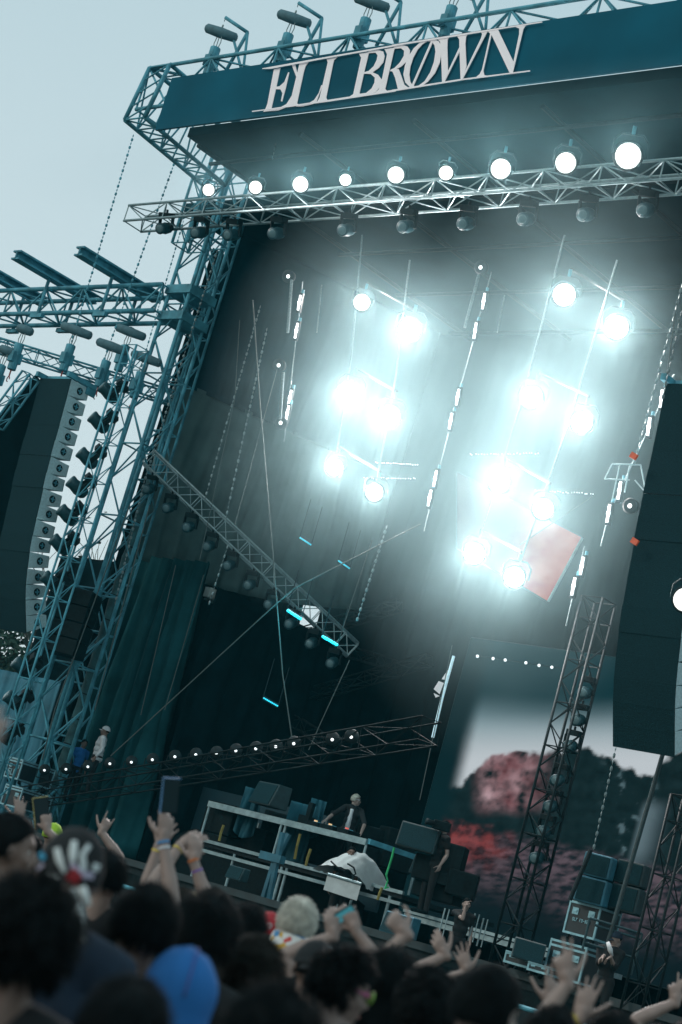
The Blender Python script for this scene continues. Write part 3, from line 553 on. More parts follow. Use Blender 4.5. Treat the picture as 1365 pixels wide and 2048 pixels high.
def screen(name, label, cor, nu, nv, fn, m, depth=.12):
    root = thing(name, label, 'video screen', tuple(cor[0]))
    mb = MB(); A, B, Cc, Dd = cor; A, B, Cc, Dd = map(Vector, (A, B, Cc, Dd)); nrm = (B-A).cross(Dd-A).normalized()
    if nrm.dot(FW) > 0: nrm = -nrm
    mb.grid(nu, nv, lambda u, v: (A.lerp(B, u)).lerp(Dd.lerp(Cc, u), v)+nrm*.01)
    o = mb.build('picture', m, root); me = o.data; ca = me.color_attributes.new('picture', 'FLOAT_COLOR', 'POINT'); buf = []
    for v in mb.v:
        d = v-Vector((0, 0, CZ)); z = d.dot(FW); col = fn(682.5+FPX*d.dot(XC)/z, 1024-FPX*d.dot(YC)/z); buf += [*[max(0, c) for c in col], 1]
    ca.data.foreach_set('color', buf)
    mb = MB(); mb.poly([A, B, Cc, Dd], -nrm*depth); mb.build('cabinet', M['black'], root)
    mb = MB()
    for a_, b_ in ((A, B), (B, Cc), (Cc, Dd), (Dd, A)): mb.tube(a_-nrm*.03, b_-nrm*.03, .03)
    mb.build('frame', M['dimsteel'], root)
    return root
screen('video_screen', 'huge rear screen showing a dusk tree line and crowd', [(-28.6, 36, 2.2), (-15, 36, 2.2), (-15, 36, 9.4), (-28.6, 36, 9.4)], 300, 170, pic, emis('screen_picture', .8))
def redpic(px, py): n1 = fbm(px/40, py/40, 3); return mix((.05, .03, .04), mix((.7, .06, .04), (.95, .3, .22), .5+n1), .12+.88*sm(1000, 1110, px+.3*(py-1050)))
screen('video_screen', 'tilted red screen behind the lowest lamp pairs', [P(915, 1095, D=41), P(1097, 1203, D=41), P(1165, 1076, D=41), P(915, 945, D=41)], 40, 30, redpic, emis('red_picture', .45))
mb = MB(); e0, e1 = P(1165, 1076, D=40.8), P(1097, 1203, D=40.8); mb.tube(e0, e1, .035); tag(mb.build('screen_edge_pipe', M['alu'], loc=tuple(e1)), 'pale pipe along the right edge of the red screen', 'pipe')
for px, py, lb in ((1270, 1083, 'small orange sign high on the edge of the right speaker column'), (1268, 912, 'tiny red marker box above the strobe bracket')):
    p = P(px, py, D=29.6); mb = MB(); mb.box(p, (.14, .04, .1), Matrix.Rotation(.4, 3, 'Y')); tag(mb.build('marker_box', mat('orange_glow', (.5, .08, .03), .5, emit=(.6, .1, .04), es=.2), loc=tuple(p)), lb, 'marker')  # orange brightened by a faint emission of its own
br = thing('strobe_bracket', 'angular metal bracket around the small strobe left of the right speakers', 'bracket', tuple(P(1245, 950, D=32)))
for a in [((1225, 928), (1282, 930)), ((1225, 928), (1210, 958)), ((1282, 930), (1292, 985)), ((1210, 958), (1260, 960)), ((1240, 930), (1225, 1000)), ((1260, 930), (1250, 985)), ((1270, 960), (1292, 985))]:
    mb = MB(); mb.tube(P(*a[0], D=32), P(*a[1], D=32), .014); mb.build('bracket_bar', M['alu'], br)
for (x, y, D, lb) in [(578, 553, 38.5, 'round lamp above the left strobes'), (559, 731, 38.5, 'round lamp between the two left strobe pairs'), (563, 846, 38.5, 'round lamp under the left strobes'), (963, 535, 36, 'round lamp at the head of the middle strobe cable'), (1262, 1012, 32, 'round lamp right of the bright strobe by the speaker column')]:
    p = P(x, y, D=D); Mx = frame(p, p-Vector((-14, -6, 2))); t = thing('round_lamp', lb, 'stage lamp', tuple(p), 'round lamps'); R3 = Mx.to_3x3(); f = R3@Vector((0, -1, 0))
    mb = MB(); mb.lathe(p-f*.2, f, [(0, .06), (.1, .13), (.24, .15), (.24, .11)], 14); mb.build('housing', M['dark'], t, True); mb = MB(); mb.ball(p+f*.0, .06); mb.build('bulb', M['strobe'], t, True)
for a, b, lb in (((584, 560), (576, 665), 'upper pale pipe left of the strobes'), ((567, 745), (561, 838), 'lower pale pipe left of the strobes'), ((644, 570), (634, 665), 'short thin pipe right of the upper left strobes'), ((958, 550), (930, 655), 'pale pipe beside the top middle strobe'), ((1010, 590), (995, 665), 'thin bright pipe left of the top right lamps')):
    p, q = P(*a, D=37.5), P(*b, D=37.5); mb = MB(); mb.tube(p, q, .035 if 'thin' not in lb else .015); tag(mb.build('hanging_pipe', M['chain'], loc=tuple(q)), lb, 'pipe')

# ---------------------------------------------------------------- performer's riser, booth and clutter
al = M['alu']; bb = mat('blue_drape', (.006, .075, .105), .85, 0, .3, 3); white = mat('white_sheet', (.5, .55, .55), .8, 0, .12, 5)
rs = thing('riser', 'raised platform of aluminium beams under the performer', 'riser', (-26, 30.5, 1.6))
mb = MB(); mb.box((-26, 30.6, 2.44), (6, 3.3, .09)); mb.build('deck', M['dark'], rs)
for y in (28.9,): mb = MB(); mb.box((-26, y, 2.52), (6.1, .06, .07)); mb.build('rail', al, rs); mb = MB(); mb.box((-26, y, 2.30), (6.1, .06, .07)); mb.build('rail', al, rs)
for x in (-28.9, -27.8, -26.35, -26.2, -24.6, -23.3): mb = MB(); mb.tube((x, 28.95, 1.6), (x, 28.95, 2.4), .035); mb.build('leg', al, rs)
mb = MB(); mb.box((-21, 30.2, 2.1), (3.6, 2.6, .1)); mb.box((-21, 28.87, 2.2), (3.6, .06, .06)); rs2 = mb.build('side_platform', al, loc=(-21, 30.2, 1.6)); tag(rs2, 'lower side platform right of the performer booth', 'platform')
bt = thing('booth_frame', 'open aluminium booth frame holding the mixing gear in front of the performer', 'frame', (-26.6, 29, 2.5))
mb = MB(); mb.box((-26.68, 29, 3.33), (4.75, .08, .13)); mb.build('top_rail', al, bt)
mb = MB(); mb.box((-24.28, 29.9, 3.36), (.08, 1.75, .11)); mb.build('side_rail', M['steel'], bt); mb = MB(); mb.box((-26.7, 29.9, 3.37), (4.7, 1.7, .04)); mb.build('table_top', M['dark'], bt)
for (x, y) in ((-29.02, 29), (-26.75, 29), (-26.62, 29), (-24.3, 29), (-24.28, 30.75), (-29, 30.7)): mb = MB(); mb.tube((x, y, 2.56 if x != -24.3 else 1.7), (x, y, 3.27), .03); mb.build('post', al, bt)
db = mat('dark_blue_panel', (.02, .12, .17), .6, 0, .3, 4)
mb = MB()
for k, (a, b) in enumerate([((566, 1665), (536, 1812)), ((553, 1712), (524, 1806)), ((578, 1668), (556, 1712))]): mb.tube(P(*a, D=37.6+k*.1), P(*b, D=37.6+k*.1), .07, n=6)
mb.box(P(545, 1715, D=37.7), (.6, .16, .16)); tag(mb.build('strap_bundle', db, loc=tuple(P(545, 1800, D=37.6))), 'thick blue wrapped upright in front of the booth frame', 'post')
mixm = M['black']
for x, w_, lb in ((-26.1, .32, 'player deck at the left end of the gear'), (-25.68, .38, 'mixer in the middle of the gear'), (-25.2, .32, 'player deck right under the performer')):
    t = thing('mixer' if 'mixer' in lb else 'player_deck', lb, 'audio gear', (x, 29.4, 3.39), 'mixing gear on the booth')
    mb = MB(); mb.box((x, 29.4, 3.45), (w_, .42, .11)); mb.build('body', mixm, t, bevel=.01)
    mb = MB(); mb.lathe((x, 29.38, 3.506), (0, 0, 1), [(0, .11), (.015, .1)], 16); mb.build('jog_wheel', M['steel'], t)
    mb = MB(); mb.box((x+.1, 29.2, 3.525), (.06, .05, .03)); mb.build('button', mat('lit_button', (.6, .1, .05), .5, emit=((.7, .12, .1) if 'right' in lb else (.7, .6, .3)), es=.8), t)
mb = MB(); mb.box((-26.55, 29.5, 3.5), (.3, .2, .2)); mb.box((-26.5, 29.5, 3.75), (.12, .1, .3)); tag(mb.build('cue_box', mixm, loc=(-26.55, 29.5, 3.39)), 'small dark stand with knobs beside the decks', 'audio gear')
def wedge(px, py, D, s, label, m=None, rz=0, cat='speaker', tilt=-.35, name='stage_monitor'):
    p = P(px, py, D=D); R = Matrix.Rotation(rz, 3, 'Z'); t = thing(name, label, cat, tuple(p)); vs = [(-.5, -.3, -.32), (.5, -.3, -.32), (.5, .34, -.32), (-.5, .34, -.32), (-.5, -.12, .32), (.5, -.12, .32), (.5, .34, .32), (-.5, .34, .32)]
    mb = MB(); mb.add([p+R@(Vector(v)*s) for v in vs], [(3, 2, 1, 0), (4, 5, 6, 7), (0, 1, 5, 4), (1, 2, 6, 5), (2, 3, 7, 6), (3, 0, 4, 7)]); mb.build('cabinet', m or M['black'], t, bevel=.02)
    q = [(-.46, -.315, -.28), (.46, -.315, -.28), (.46, -.155, .28), (-.46, -.155, .28)]; mb = MB(); mb.poly([p+R@(Vector(v)*s) for v in q], R@Vector((0, .02, 0))); mb.build('grille', M['grille'], t); return t
dk = mat('speaker_dark_teal', (.012, .035, .04), .6, 0, .3, 8)
wedge(838, 1676, 36, .78, 'black monitor speaker right of the booth, on a stand', dk, .5)
wedge(855, 1735, 36.5, .6, 'small dark monitor speaker under the bigger monitor', dk, .2)
wedge(540, 1590, 40, .8, 'dark monitor speaker behind the left half of the booth', dk, -.2)
wedge(475, 1747, 37, .42, 'small grey box speaker under the riser rail', M['dimsteel'], 0)
for (x0, y0, x1, y1, D, wd, lb) in ((512, 1578, 494, 1668, 40.6, .42, 'blue cloth hanging behind the left half of the booth'), (610, 1608, 592, 1725, 40.6, .62, 'blue cloth hanging behind the middle of the booth'), (640, 1600, 628, 1668, 40.8, .3, 'folded blue cloth just left of the performer')):
    a = P(x0, y0, D=D); b = P(x1, y1, D=D); drape('blue_cloth', (a.x-wd/2, a.y-.1, 0), (a.x+wd/2, a.y+.1, 0), b.z, a.z, bb, lb, 'cloth', 2, .06, sag=.12)
t = thing('equipment_stack', 'black equipment boxes piled under the big monitor speaker', 'equipment', tuple(P(880, 1790, D=36.4)))
for k, (a, b, w_, h_) in enumerate(((878, 1780, .9, .45), (872, 1742, .8, .5), (905, 1720, .5, .6), (925, 1770, .6, .5))): mb = MB(); mb.box(P(a, b, D=36.3-k*.1), (w_, .6, h_), Matrix.Rotation(.3+k*.1, 3, 'Z')); mb.build('box', M['black'], t, bevel=.03)
t = thing('backstage_gear', 'dark heap of boxes and stands in the shadow behind the booth', 'equipment', tuple(P(480, 1740, D=41)))
for k, (a, b, w_, h_) in enumerate(((450, 1640, .9, .7), (500, 1690, 1.0, .8), (560, 1650, .7, .5), (640, 1690, .9, .9), (680, 1680, .7, 1.2), (740, 1700, .9, 1.0), (790, 1700, .8, .9))): mb = MB(); mb.box(P(a, b, D=41.2), (w_, .5, h_), Matrix.Rotation(.2*k, 3, 'Z')); mb.build('box', M['black'], t, bevel=.03)
# white sheet over gear
t = thing('covered_console', 'bulky console under a white sheet with dark bands below the booth', 'covered console', tuple(P(680, 1765, D=36.8)))
def dome(u, v):
    p = P(626+108*u, 1738+u*40, D=37.2-.3*sin(pi*u)*1); return p+Vector((0, 1.0*v, 0))+ZU*(.62*(sin(pi*min(1, u*1.02))**.6)*sin(pi*(.12+.76*v))+.04*noise.noise(Vector((u*9, v*9, 1))))
mb = MB(); mb.grid(60, 40, dome); mb.build('sheet', white, t, True)
mb = MB(); a, b = P(655, 1752, D=36.9), P(722, 1772, D=36.7); mb.poly([a+ZU*.02, b+ZU*.02, b-ZU*.3, a-ZU*.28], F0*.05); mb.build('side_panel', white, t)
mb = MB(); mb.tube(a+ZU*.04, b+ZU*.04, .035); mb.build('front_roll', M['alu'], t)
for k, pts in enumerate([[(695, 1727), (708, 1735), (712, 1748), (704, 1752)], [(662, 1722), (675, 1735), (690, 1742)]]): mb = MB(); mb.path([P(x, y, D=36.75) for x, y in pts], .018); mb.build('dark_band', M['dark'], t)
line('green_strap', 'bright green ratchet strap hanging at the right end of the booth', [(789, 1695, 36.3), (784, 1716, 36.28), (778, 1735, 36.3), (773, 1750, 36.3)], .024, 'chain', cat='strap')
bpy.data.objects['green_strap'].data.materials[0] = mat('green_webbing', (.02, .4, .14), .6)
mb = MB(); mb.path([P(x, y, D=36.3) for x, y in ((773, 1750), (776, 1762), (770, 1778), (778, 1774))], .02); tag(mb.build('strap_tail', bpy.data.materials['green_webbing'], loc=tuple(P(776, 1770, D=36.3))), 'loose tail of the bright green strap', 'strap')
yl = mat('yellow_webbing', (.2, .17, .04), .8)
for (x0, y0, x1, y1, D, lb) in ((448, 1650, 439, 1682, 38.7, 'yellow strap under the left end of the booth'), (601, 1668, 590, 1718, 37.7, 'yellow strap beside the middle booth posts'), (622, 1698, 612, 1732, 37.7, 'yellow strap beside the covered console'), (765, 1775, 756, 1800, 36.3, 'short yellow strap under the green one')):
    mb = MB(); mb.path([P(x0, y0, D=D), P((x0+x1)/2-1, (y0+y1)/2, D=D), P(x1, y1, D=D)], .03, 5); tag(mb.build('yellow_strap', yl, loc=tuple(P(x1, y1, D=D))), lb, 'strap', 'yellow straps')
# flight cases
def case(px, py, D, w_, h, dp, rz, label, text=None):
    p = P(px, py, D=D); t = thing('flight_case', label, 'flight case', tuple(p), 'flight cases'); R = Matrix.Rotation(rz, 3, 'Z'); q = lambda x, y, z: p+R@Vector((x, y, z))
    mb = MB(); mb.box(q(0, dp/2, h/2), (w_, dp, h), R); mb.build('body', mat('case_laminate', (.01, .02, .024), .5, 0, .2, 9) if 'case_laminate' not in bpy.data.materials else bpy.data.materials['case_laminate'], t)
    mb = MB(); e = .03
    for z in (e/2, h-e/2, h*.84):
        mb.box(q(0, -.004, z), (w_+.02, e, e*1.3), R); mb.box(q(0, dp+.004, z), (w_+.02, e, e*1.3), R); mb.box(q(w_/2+.004, dp/2, z), (e, dp, e*1.3), R); mb.box(q(-w_/2-.004, dp/2, z), (e, dp, e*1.3), R)
    for x in (-w_/2, w_/2):
        for y in (0, dp): mb.box(q(x, y, h/2), (e*1.1, e*1.1, h+.012), R)
    mb.build('edge_trim', M['trim'], t)
    for sx in (-.27, .27):
        mb = MB(); mb.box(q(sx*w_, -.008, h*.62), (w_*.2, .02, h*.18), R); mb.box(q(sx*w_, -.024, h*.62), (w_*.12, .02, h*.05), R); mb.build('latch', M['trim'], t)
    if text:
        mb = MB()
        G = {'S': ['111', '100', '111', '001', '111'], 'L': ['100', '100', '100', '100', '111'], 'F': ['111', '100', '110', '100', '100'], 'O': ['111', '101', '101', '101', '111'], 'H': ['101', '101', '111', '101', '101'], '-': ['000', '000', '111', '000', '000'], 'M': ['101', '111', '111', '101', '101'], '2': ['111', '001', '111', '100', '111'], '3': ['111', '001', '111', '001', '111'], ' ': ['000']*5}
        u = w_*.6/(len(text)*4)
        for i, ch_ in enumerate(text):
            for r_, row in enumerate(G[ch_]):
                for c_, on in enumerate(row):
                    if on == '1': mb.box(q((i*4+c_-len(text)*2)*u, -.014, h*.44-r_*u*1.3), (u*.9, .01, u*1.2), R)
        mb.build('stencil', M['trim'], t)
    for sx in (-.4, .4):
        for sy in (.12, .88): mb = MB(); mb.lathe(q(sx*w_-.02, sy*dp, -.05), R@Vector((1, 0, 0)), [(0, .05), (.04, .05)], 10); mb.build('castor', M['dark'], t)
    return t
M['trim'] = mat('case_trim', (.22, .42, .48), .4, .3, .2, 12)
case(1157, 1872, 32, .62, .66, .7, 0.02, 'flight case with silver edges and stencilled letters, on top of another at right', 'SLF FO-M23')
case(1122, 1958, 31.4, .72, .62, .7, 0.02, 'flight case under the stencilled one, latches facing the crowd')
case(1038, 1932, 31.8, .62, .2, .5, 0.02, 'low flat flight case beside the two stacked cases')
case(1075, 1945, 31.2, .4, .14, .4, 0.02, 'small flat case squeezed between low case and stack')
case(22, 1556, 45, .5, .5, 1.1, 0.05, 'upper flight case at the left edge, open latches showing', 'SLF')
case(18, 1612, 44.6, .62, .5, 1.0, 0.05, 'lower flight case at the left edge below another')
wedge(1058, 1902, 31.5, .55, 'dark monitor speaker lying behind the flat flight case', dk, .6)
wedge(800, 1850, 33, .6, 'dark monitor speaker with a blue edge at the stage front', db, .1)
# side fill speakers
for (x, y, lb, m) in ((1197, 1760, 'tall rounded speaker stack standing above the flight cases', db), (1262, 1775, 'second tall dark speaker stack, right of the rounded one', dk)):
    p = P(x, y, D=32); t = thing('side_fill', lb, 'speaker', tuple(p-ZU*.45)); q = [(-.27, -.3), (.27, -.3), (.3, -.1), (.22, .3), (-.22, .3), (-.3, -.1)]
    for k, (z0, z1, s) in enumerate([(-.45, 0, 1), (.02, .42, .95)]):
        mb = MB(); R = Matrix.Rotation(.25, 3, 'Z'); lo = [p+R@Vector((a*s, b*s, z0)) for a, b in q]; mb.poly(lo, (0, 0, z1-z0)); c_ = mb.build('cabinet', m, t, bevel=.03)
        mb = MB(); mb.box(p+R@Vector((0, -.31*s, (z0+z1)/2)), (.46*s, .02, (z1-z0)*.86), R); mb.build('grille', M['grille'], c_)
mb = MB(); mb.tube(P(1326, 1508, D=31), P(1195, 1960, D=31), .04); tag(mb.build('support_pole', dk, loc=tuple(P(1195, 1960, D=31))), 'slanting dark pole under the right speaker column', 'pole')
mb = MB(); mb.tube(P(1182, 1700, D=31.5), P(1140, 1800, D=31.5), .04); tag(mb.build('support_pole', M['dark'], loc=tuple(P(1140, 1800, D=31.5))), 'short dark pole leaning between mast and rounded speaker', 'pole')
truss('lighting_mast', 'dark mast at the right edge beside the speakers', P(1290, 1960, D=30.5)-ZU*1.0, P(1290, 1960, D=30.5)+ZU*3.1, .4, .4, M['dark'], 'truss', .025, .012, .45)
t = thing('work_rack', 'dim equipment shelf frame behind the man at the right', 'shelf', tuple(P(1260, 1900, D=31)))
for a in [((1180, 1836), (1285, 1868)), ((1190, 1850), (1280, 1878)), ((1285, 1868), (1262, 1950)), ((1180, 1836), (1165, 1900)), ((1170, 1885), (1265, 1915))]: mb = MB(); mb.tube(P(*a[0], D=31), P(*a[1], D=31), .022); mb.build('bar', M['dimsteel'], t)
# stage front edge and barrier
sk = mat('stage_edge', (.012, .03, .035), .6, 0, .3, 4)
mb = MB(); mb.box((-22.5, 26.95, 1.62), (30, .1, .14)); tag(mb.build('stage_edge_beam', sk, loc=(-22.5, 26.95, 1.6)), 'dark edge beam along the front of the stage', 'beam')
bar = thing('crowd_barrier', 'black crowd barrier between stage and crowd', 'barrier', (-14, 20.8, 0))
for i in range(14):
    x = -26+i*1.22; mb = MB(); mb.box((x, 20.8, .6), (1.2, .05, 1.18)); mb.box((x, 20.55, .03), (1.2, .6, .05)); mb.build('panel', M['dark'], bar)
mb = MB(); mb.tube((-27, 20.8, 1.24), (-9, 20.8, 1.24), .035); mb.build('top_rail', M['steel'], bar)
for k, (a, b) in enumerate([(885, 1840), (945, 1850), (962, 1860)]):
    p = P(a, b, D=34); mb = MB(); mb.tube(p-ZU*.3, p+ZU*.22, .016); mb.tube(p-ZU*.3+Vector((.1, 0, 0)), p+ZU*.22+Vector((.1, 0, 0)), .012); tag(mb.build('stage_post', M['alu'], loc=tuple(p)), ['pair of short pale posts at the stage front', 'second short pale post pair at the stage front', 'last short pale post pair before the screen mast'][k], 'post', 'short posts at the stage front')
# scenery panel behind booth left
mb = MB(); mb.grid(24, 8, lambda u, v: Vector((-32.5+6.2*u, 31.6, 1.6+v*(.9+.5*sin(u*4)+.25*noise.noise(Vector((u*6, 0, 0)))))))
o = mb.build('covered_equipment', M['black'], loc=(-29, 31.6, 1.6)); o.modifiers.new('thick', 'SOLIDIFY').thickness = .3; tag(o, 'long low heap of equipment under black covers left of the booth', 'covered gear')
mb = MB(); mb.box((-30.5, 33.2, 3.0), (7, .1, 1.9)); tag(mb.build('backing_panel', mat('blue_grey_flat', (.012, .045, .06), .8, 0, .3, .7), loc=(-30.5, 33.2, 1.6)), 'dim blue grey flat behind the left end of the booth', 'panel')

# ---------------------------------------------------------------- behind the stage: tarpaulins, tent, trees
tarp = mat('blue_tarpaulin', (.03, .17, .24), .7, 0, .3, 1.5, bump=.3)
a, b = P(40, 1330, D=49), P(135, 1330, D=48); drape('tarpaulin', (a.x-1, a.y, 0), (b.x, b.y, 0), 0, 5.6, tarp, 'blue tarpaulin wall seen through the foot of the lattice tower', 'tarpaulin', 7, .06)
t = thing('marquee', 'pale grey tent top behind the tower foot', 'tent', tuple(P(55, 1400, D=54)-ZU*4)); c = P(50, 1345, D=54); mb = MB(); w4 = 2.2
cs = [Vector((c.x+dx*w4, c.y+dy*w4, c.z-1.7)) for dx, dy in ((-1, -1), (1, -1), (1, 1), (-1, 1))]; mb.add([c]+cs, [(0, 1, 2), (0, 2, 3), (0, 3, 4), (0, 4, 1)]); mb.build('roof', mat('tent_fabric', (.25, .38, .4), .8, 0, .15, 1), t)
mb = MB(); lo = [Vector((v.x, v.y, 0)) for v in cs]; mb.add(cs+lo, [(0, 1, 5, 4), (1, 2, 6, 5), (2, 3, 7, 6), (3, 0, 4, 7)]); mb.build('wall', tarp, t)
leafm = mat('leaves', (.02, .06, .04), .8, 0, .5, .8); barkm = mat('bark', (.05, .05, .04), .9, 0, .4, 3, bump=.5)
def tree(p, H, Rr, label, nleaf, seed, bare=False):
    rnd = random.Random(seed); p = Vector((p[0], p[1], 0)); t = thing('tree', label, 'tree', tuple(p), 'trees behind the stage'); mb = MB(); tips = []
    def grow(a, d, L, r, lv):
        pts = [a]; q = a
        for k in range(4): d = (d+Vector((rnd.uniform(-.2, .2), rnd.uniform(-.2, .2), rnd.uniform(-.05, .15)))).normalized(); q = q+d*L/4; pts.append(q)
        mb.path(pts, [r*(1-.12*k) for k in range(5)], 6 if lv < 2 else 4)
        if lv == (5 if bare else 4): tips.append(q); return
        for k in range(3): grow(pts[rnd.choice((2, 3, 4))], (d+Vector((rnd.uniform(-1, 1), rnd.uniform(-1, 1), rnd.uniform(-.2, .7)))*.9).normalized(), L*rnd.uniform(.55, .8), r*.55, lv+1)
        tips.append(q)
    grow(p, Vector((0, 0, 1)), H*.38, H*.022, 0); mb.build('trunk', barkm, t)
    lf = MB()
    for _ in range(nleaf):
        c = rnd.choice(tips)+Vector((rnd.gauss(0, 1), rnd.gauss(0, 1), rnd.gauss(0, .8)))*Rr*.22; u = Vector((rnd.gauss(0, 1), rnd.gauss(0, 1), rnd.gauss(0, 1))).normalized(); v = u.orthogonal().normalized(); s = rnd.uniform(.06, .16)
        lf.add([c-u*s, c+v*s*.6, c+u*s, c-v*s*.6], [(0, 1, 2, 3)])
    lf.build('crown', leafm, t)
for (px, D, H, R_, n_, lb, bare) in [(20, 66, 9.5, 3.2, 3800, 'leafy tree behind the left speaker columns at the frame edge', 0), (75, 72, 10, 3, 3000, 'broad leafy tree right behind the foot of the speaker columns', 0), (128, 78, 10.5, 2.5, 1500, 'thin leafy tree seen between speakers and tower', 0), (150, 64, 14.5, 3, 60, 'tall bare tree with fine twigs seen between speakers and tower', 1), (100, 60, 11.5, 3, 60, 'bare tree lower behind the speaker columns', 1), (-60, 62, 9, 3, 3000, 'leafy tree cut off at the left edge', 0)]:
    p = P(px, 1450, D=D); tree(p, H, R_, lb, n_, int(px*7+D), bare)
# ---------------------------------------------------------------- people
def skin(name, c): return mat(name, c, .5, 0, .08, 20, bump=.05)
SK = [skin('skin_fair', (.26, .195, .17)), skin('skin_tan', (.18, .12, .095)), skin('skin_brown', (.14, .08, .055))]
HR = {'black': mat('hair_black', (.002, .005, .006), .7, 0, .4, 12, spec=.08), 'brown': mat('hair_brown', (.014, .015, .013), .7, 0, .4, 12, spec=.1), 'dark': mat('hair_dark_brown', (.004, .007, .008), .7, 0, .4, 12, spec=.08), 'blond': mat('hair_blond', (.36, .3, .2), .5, 0, .25, 20), 'bleached': mat('hair_bleached', (.42, .42, .36), .5, 0, .3, 25)}
CL = {'black': mat('cloth_black', (.004, .008, .01), .9, 0, .3, 8, bump=.2), 'navy': mat('cloth_navy', (.006, .02, .04), .9, 0, .3, 8, bump=.2), 'white': mat('cloth_white', (.55, .58, .6), .85, 0, .08, 8, bump=.2), 'blue': mat('cloth_blue', (.012, .13, .38), .9, 0, .08, 6, bump=.2), 'grey': mat('cloth_grey', (.14, .17, .18), .9, 0, .2, 8, bump=.2), 'green': mat('cloth_neon', (.3, .5, .03), .8, 0, .1, 8), 'denim': mat('cloth_denim', (.03, .05, .09), .9, 0, .3, 10), 'red': mat('cloth_red', (.4, .02, .03), .8, 0, .15, 8)}
def flowers():
    m = bpy.data.materials.new('cloth_flowered'); m.use_nodes = True; n = m.node_tree.nodes; L = m.node_tree.links; b = n['Principled BSDF']; tc = n.new('ShaderNodeTexCoord'); v = n.new('ShaderNodeTexVoronoi'); v.inputs['Scale'].default_value = 22
    r = n.new('ShaderNodeValToRGB'); sp = n.new('ShaderNodeSeparateColor'); L.new(tc.outputs['Object'], v.inputs['Vector']); L.new(v.outputs['Color'], sp.inputs[0]); L.new(sp.outputs[0], r.inputs[0]); r.color_ramp.interpolation = 'CONSTANT'
    e = r.color_ramp.elements; e[0].color = (.6, .62, .6, 1); e[1].position = .55; e[1].color = (.5, .3, .04, 1)
    for p, c in ((.66, (.05, .2, .4, 1)), (.76, (.5, .06, .05, 1)), (.84, (.6, .62, .6, 1)), (.93, (.06, .25, .1, 1))): q = e.new(p); q.color = c
    L.new(r.outputs[0], b.inputs['Base Color']); b.inputs['Roughness'].default_value = .85; return m
CL['flower'] = flowers()
EYE = mat('eye_white', (.6, .6, .58), .2); IRIS = mat('iris', (.03, .02, .015), .1); LIP = mat('lips', (.3, .12, .1), .4)
DG = bpy.context.evaluated_depsgraph_get
def remesh(mb, name, m, parent, vox, smooth=4):
    o0 = Vector(parent['_o']); me = bpy.data.meshes.new(name+'_t'); me.from_pydata([tuple(v-o0) for v in mb.v], [], mb.f)
    bm = bmesh.new(); bm.from_mesh(me); bmesh.ops.recalc_face_normals(bm, faces=bm.faces); bm.to_mesh(me); bm.free()
    o = bpy.data.objects.new('tmp', me); C.objects.link(o)
    r = o.modifiers.new('r', 'REMESH'); r.mode = 'VOXEL'; r.voxel_size = vox
    s = o.modifiers.new('s', 'SMOOTH'); s.iterations = smooth; s.factor = .5
    ev = o.evaluated_get(DG()); out_ = bpy.data.meshes.new_from_object(ev); out_.name = name
    bpy.data.objects.remove(o); bpy.data.meshes.remove(me)
    out_.materials.clear(); out_.materials.append(m); out_.polygons.foreach_set('use_smooth', [True]*len(out_.polygons))
    q = bpy.data.objects.new(name, out_); C.objects.link(q); q.parent = parent; return q
def limb(mb, a, b, r1, r2, n=12): mb.tube(a, b, r1, r2, n); mb.ball(a, r1, 12, 8); mb.ball(b, r2, 12, 8)
def hand(mb, wr, d, nrm, side, pose, s=1.0, nails=None):
    """wr wrist, d towards the knuckles, nrm out of the back of the hand, side +1 when the thumb lies towards d x nrm"""
    d = Vector(d).normalized(); nrm = Vector(nrm); nrm = (nrm-d*nrm.dot(d)).normalized(); l = d.cross(nrm)*side
    q = lambda x, y, z: wr+(l*x+d*y+nrm*z)*s
    R = Matrix((l, d, nrm)).transposed()
    mb.ball(q(0, .05, 0), (.038*s, .055*s, .016*s), 14, 9, R); limb(mb, q(0, -.01, 0), q(0, .03, 0), .026*s, .026*s)
    for i in range(4): limb(mb, q((.012-.012*i)*1.0, .02, 0), q(.031-.0205*i, .088-.004*abs(i-1), .002), .013*s, .0105*s, 8)
    curl = {'open': (.12, .2, .25, .35), 'relaxed': (.5, .65, .75, .9), 'fist': (1.5, 1.55, 1.6, 1.6), 'point': (.1, .35, 1.5, 1.6), 'hold': (.75, .8, .85, .9), 'rock': (.1, 1.5, 1.5, .2)}[pose]
    sp = {'open': .2, 'point': .2, 'rock': .1}.get(pose, .05); L_ = (.072, .08, .075, .058)
    for i in range(4):
        b = q(.031-.0205*i, .088-.004*abs(i-1), .002); a = 0; sx = sp*(1.5-i)*.7; rr = (.0088, .009, .0086, .0076)[i]*s
        for k, f in enumerate((.46, .31, .25)):
            a += curl[i]*(1.0, .95, .6)[k]*(.7 if k == 0 else .75); e = b+(l*sin(sx)+d*cos(a)-nrm*sin(a))*(L_[i]*f*s); limb(mb, b, e, rr*(1-.07*k), rr*(.93-.07*k), 8); b = e
    tc = 1.0 if pose in ('fist', 'hold') else (.2 if pose == 'open' else .5); b = q(.026, .018, -.004)
    for k, (f, r_) in enumerate(((.045, .0125), (.034, .0105), (.027, .0092))):
        a = .85-tc*.35*k; e = b+(l*sin(a)+d*cos(a)-nrm*(.25+.4*tc)*(.5+.5*k)).normalized()*f*s; limb(mb, b, e, r_*s, r_*.9*s, 8); b = e
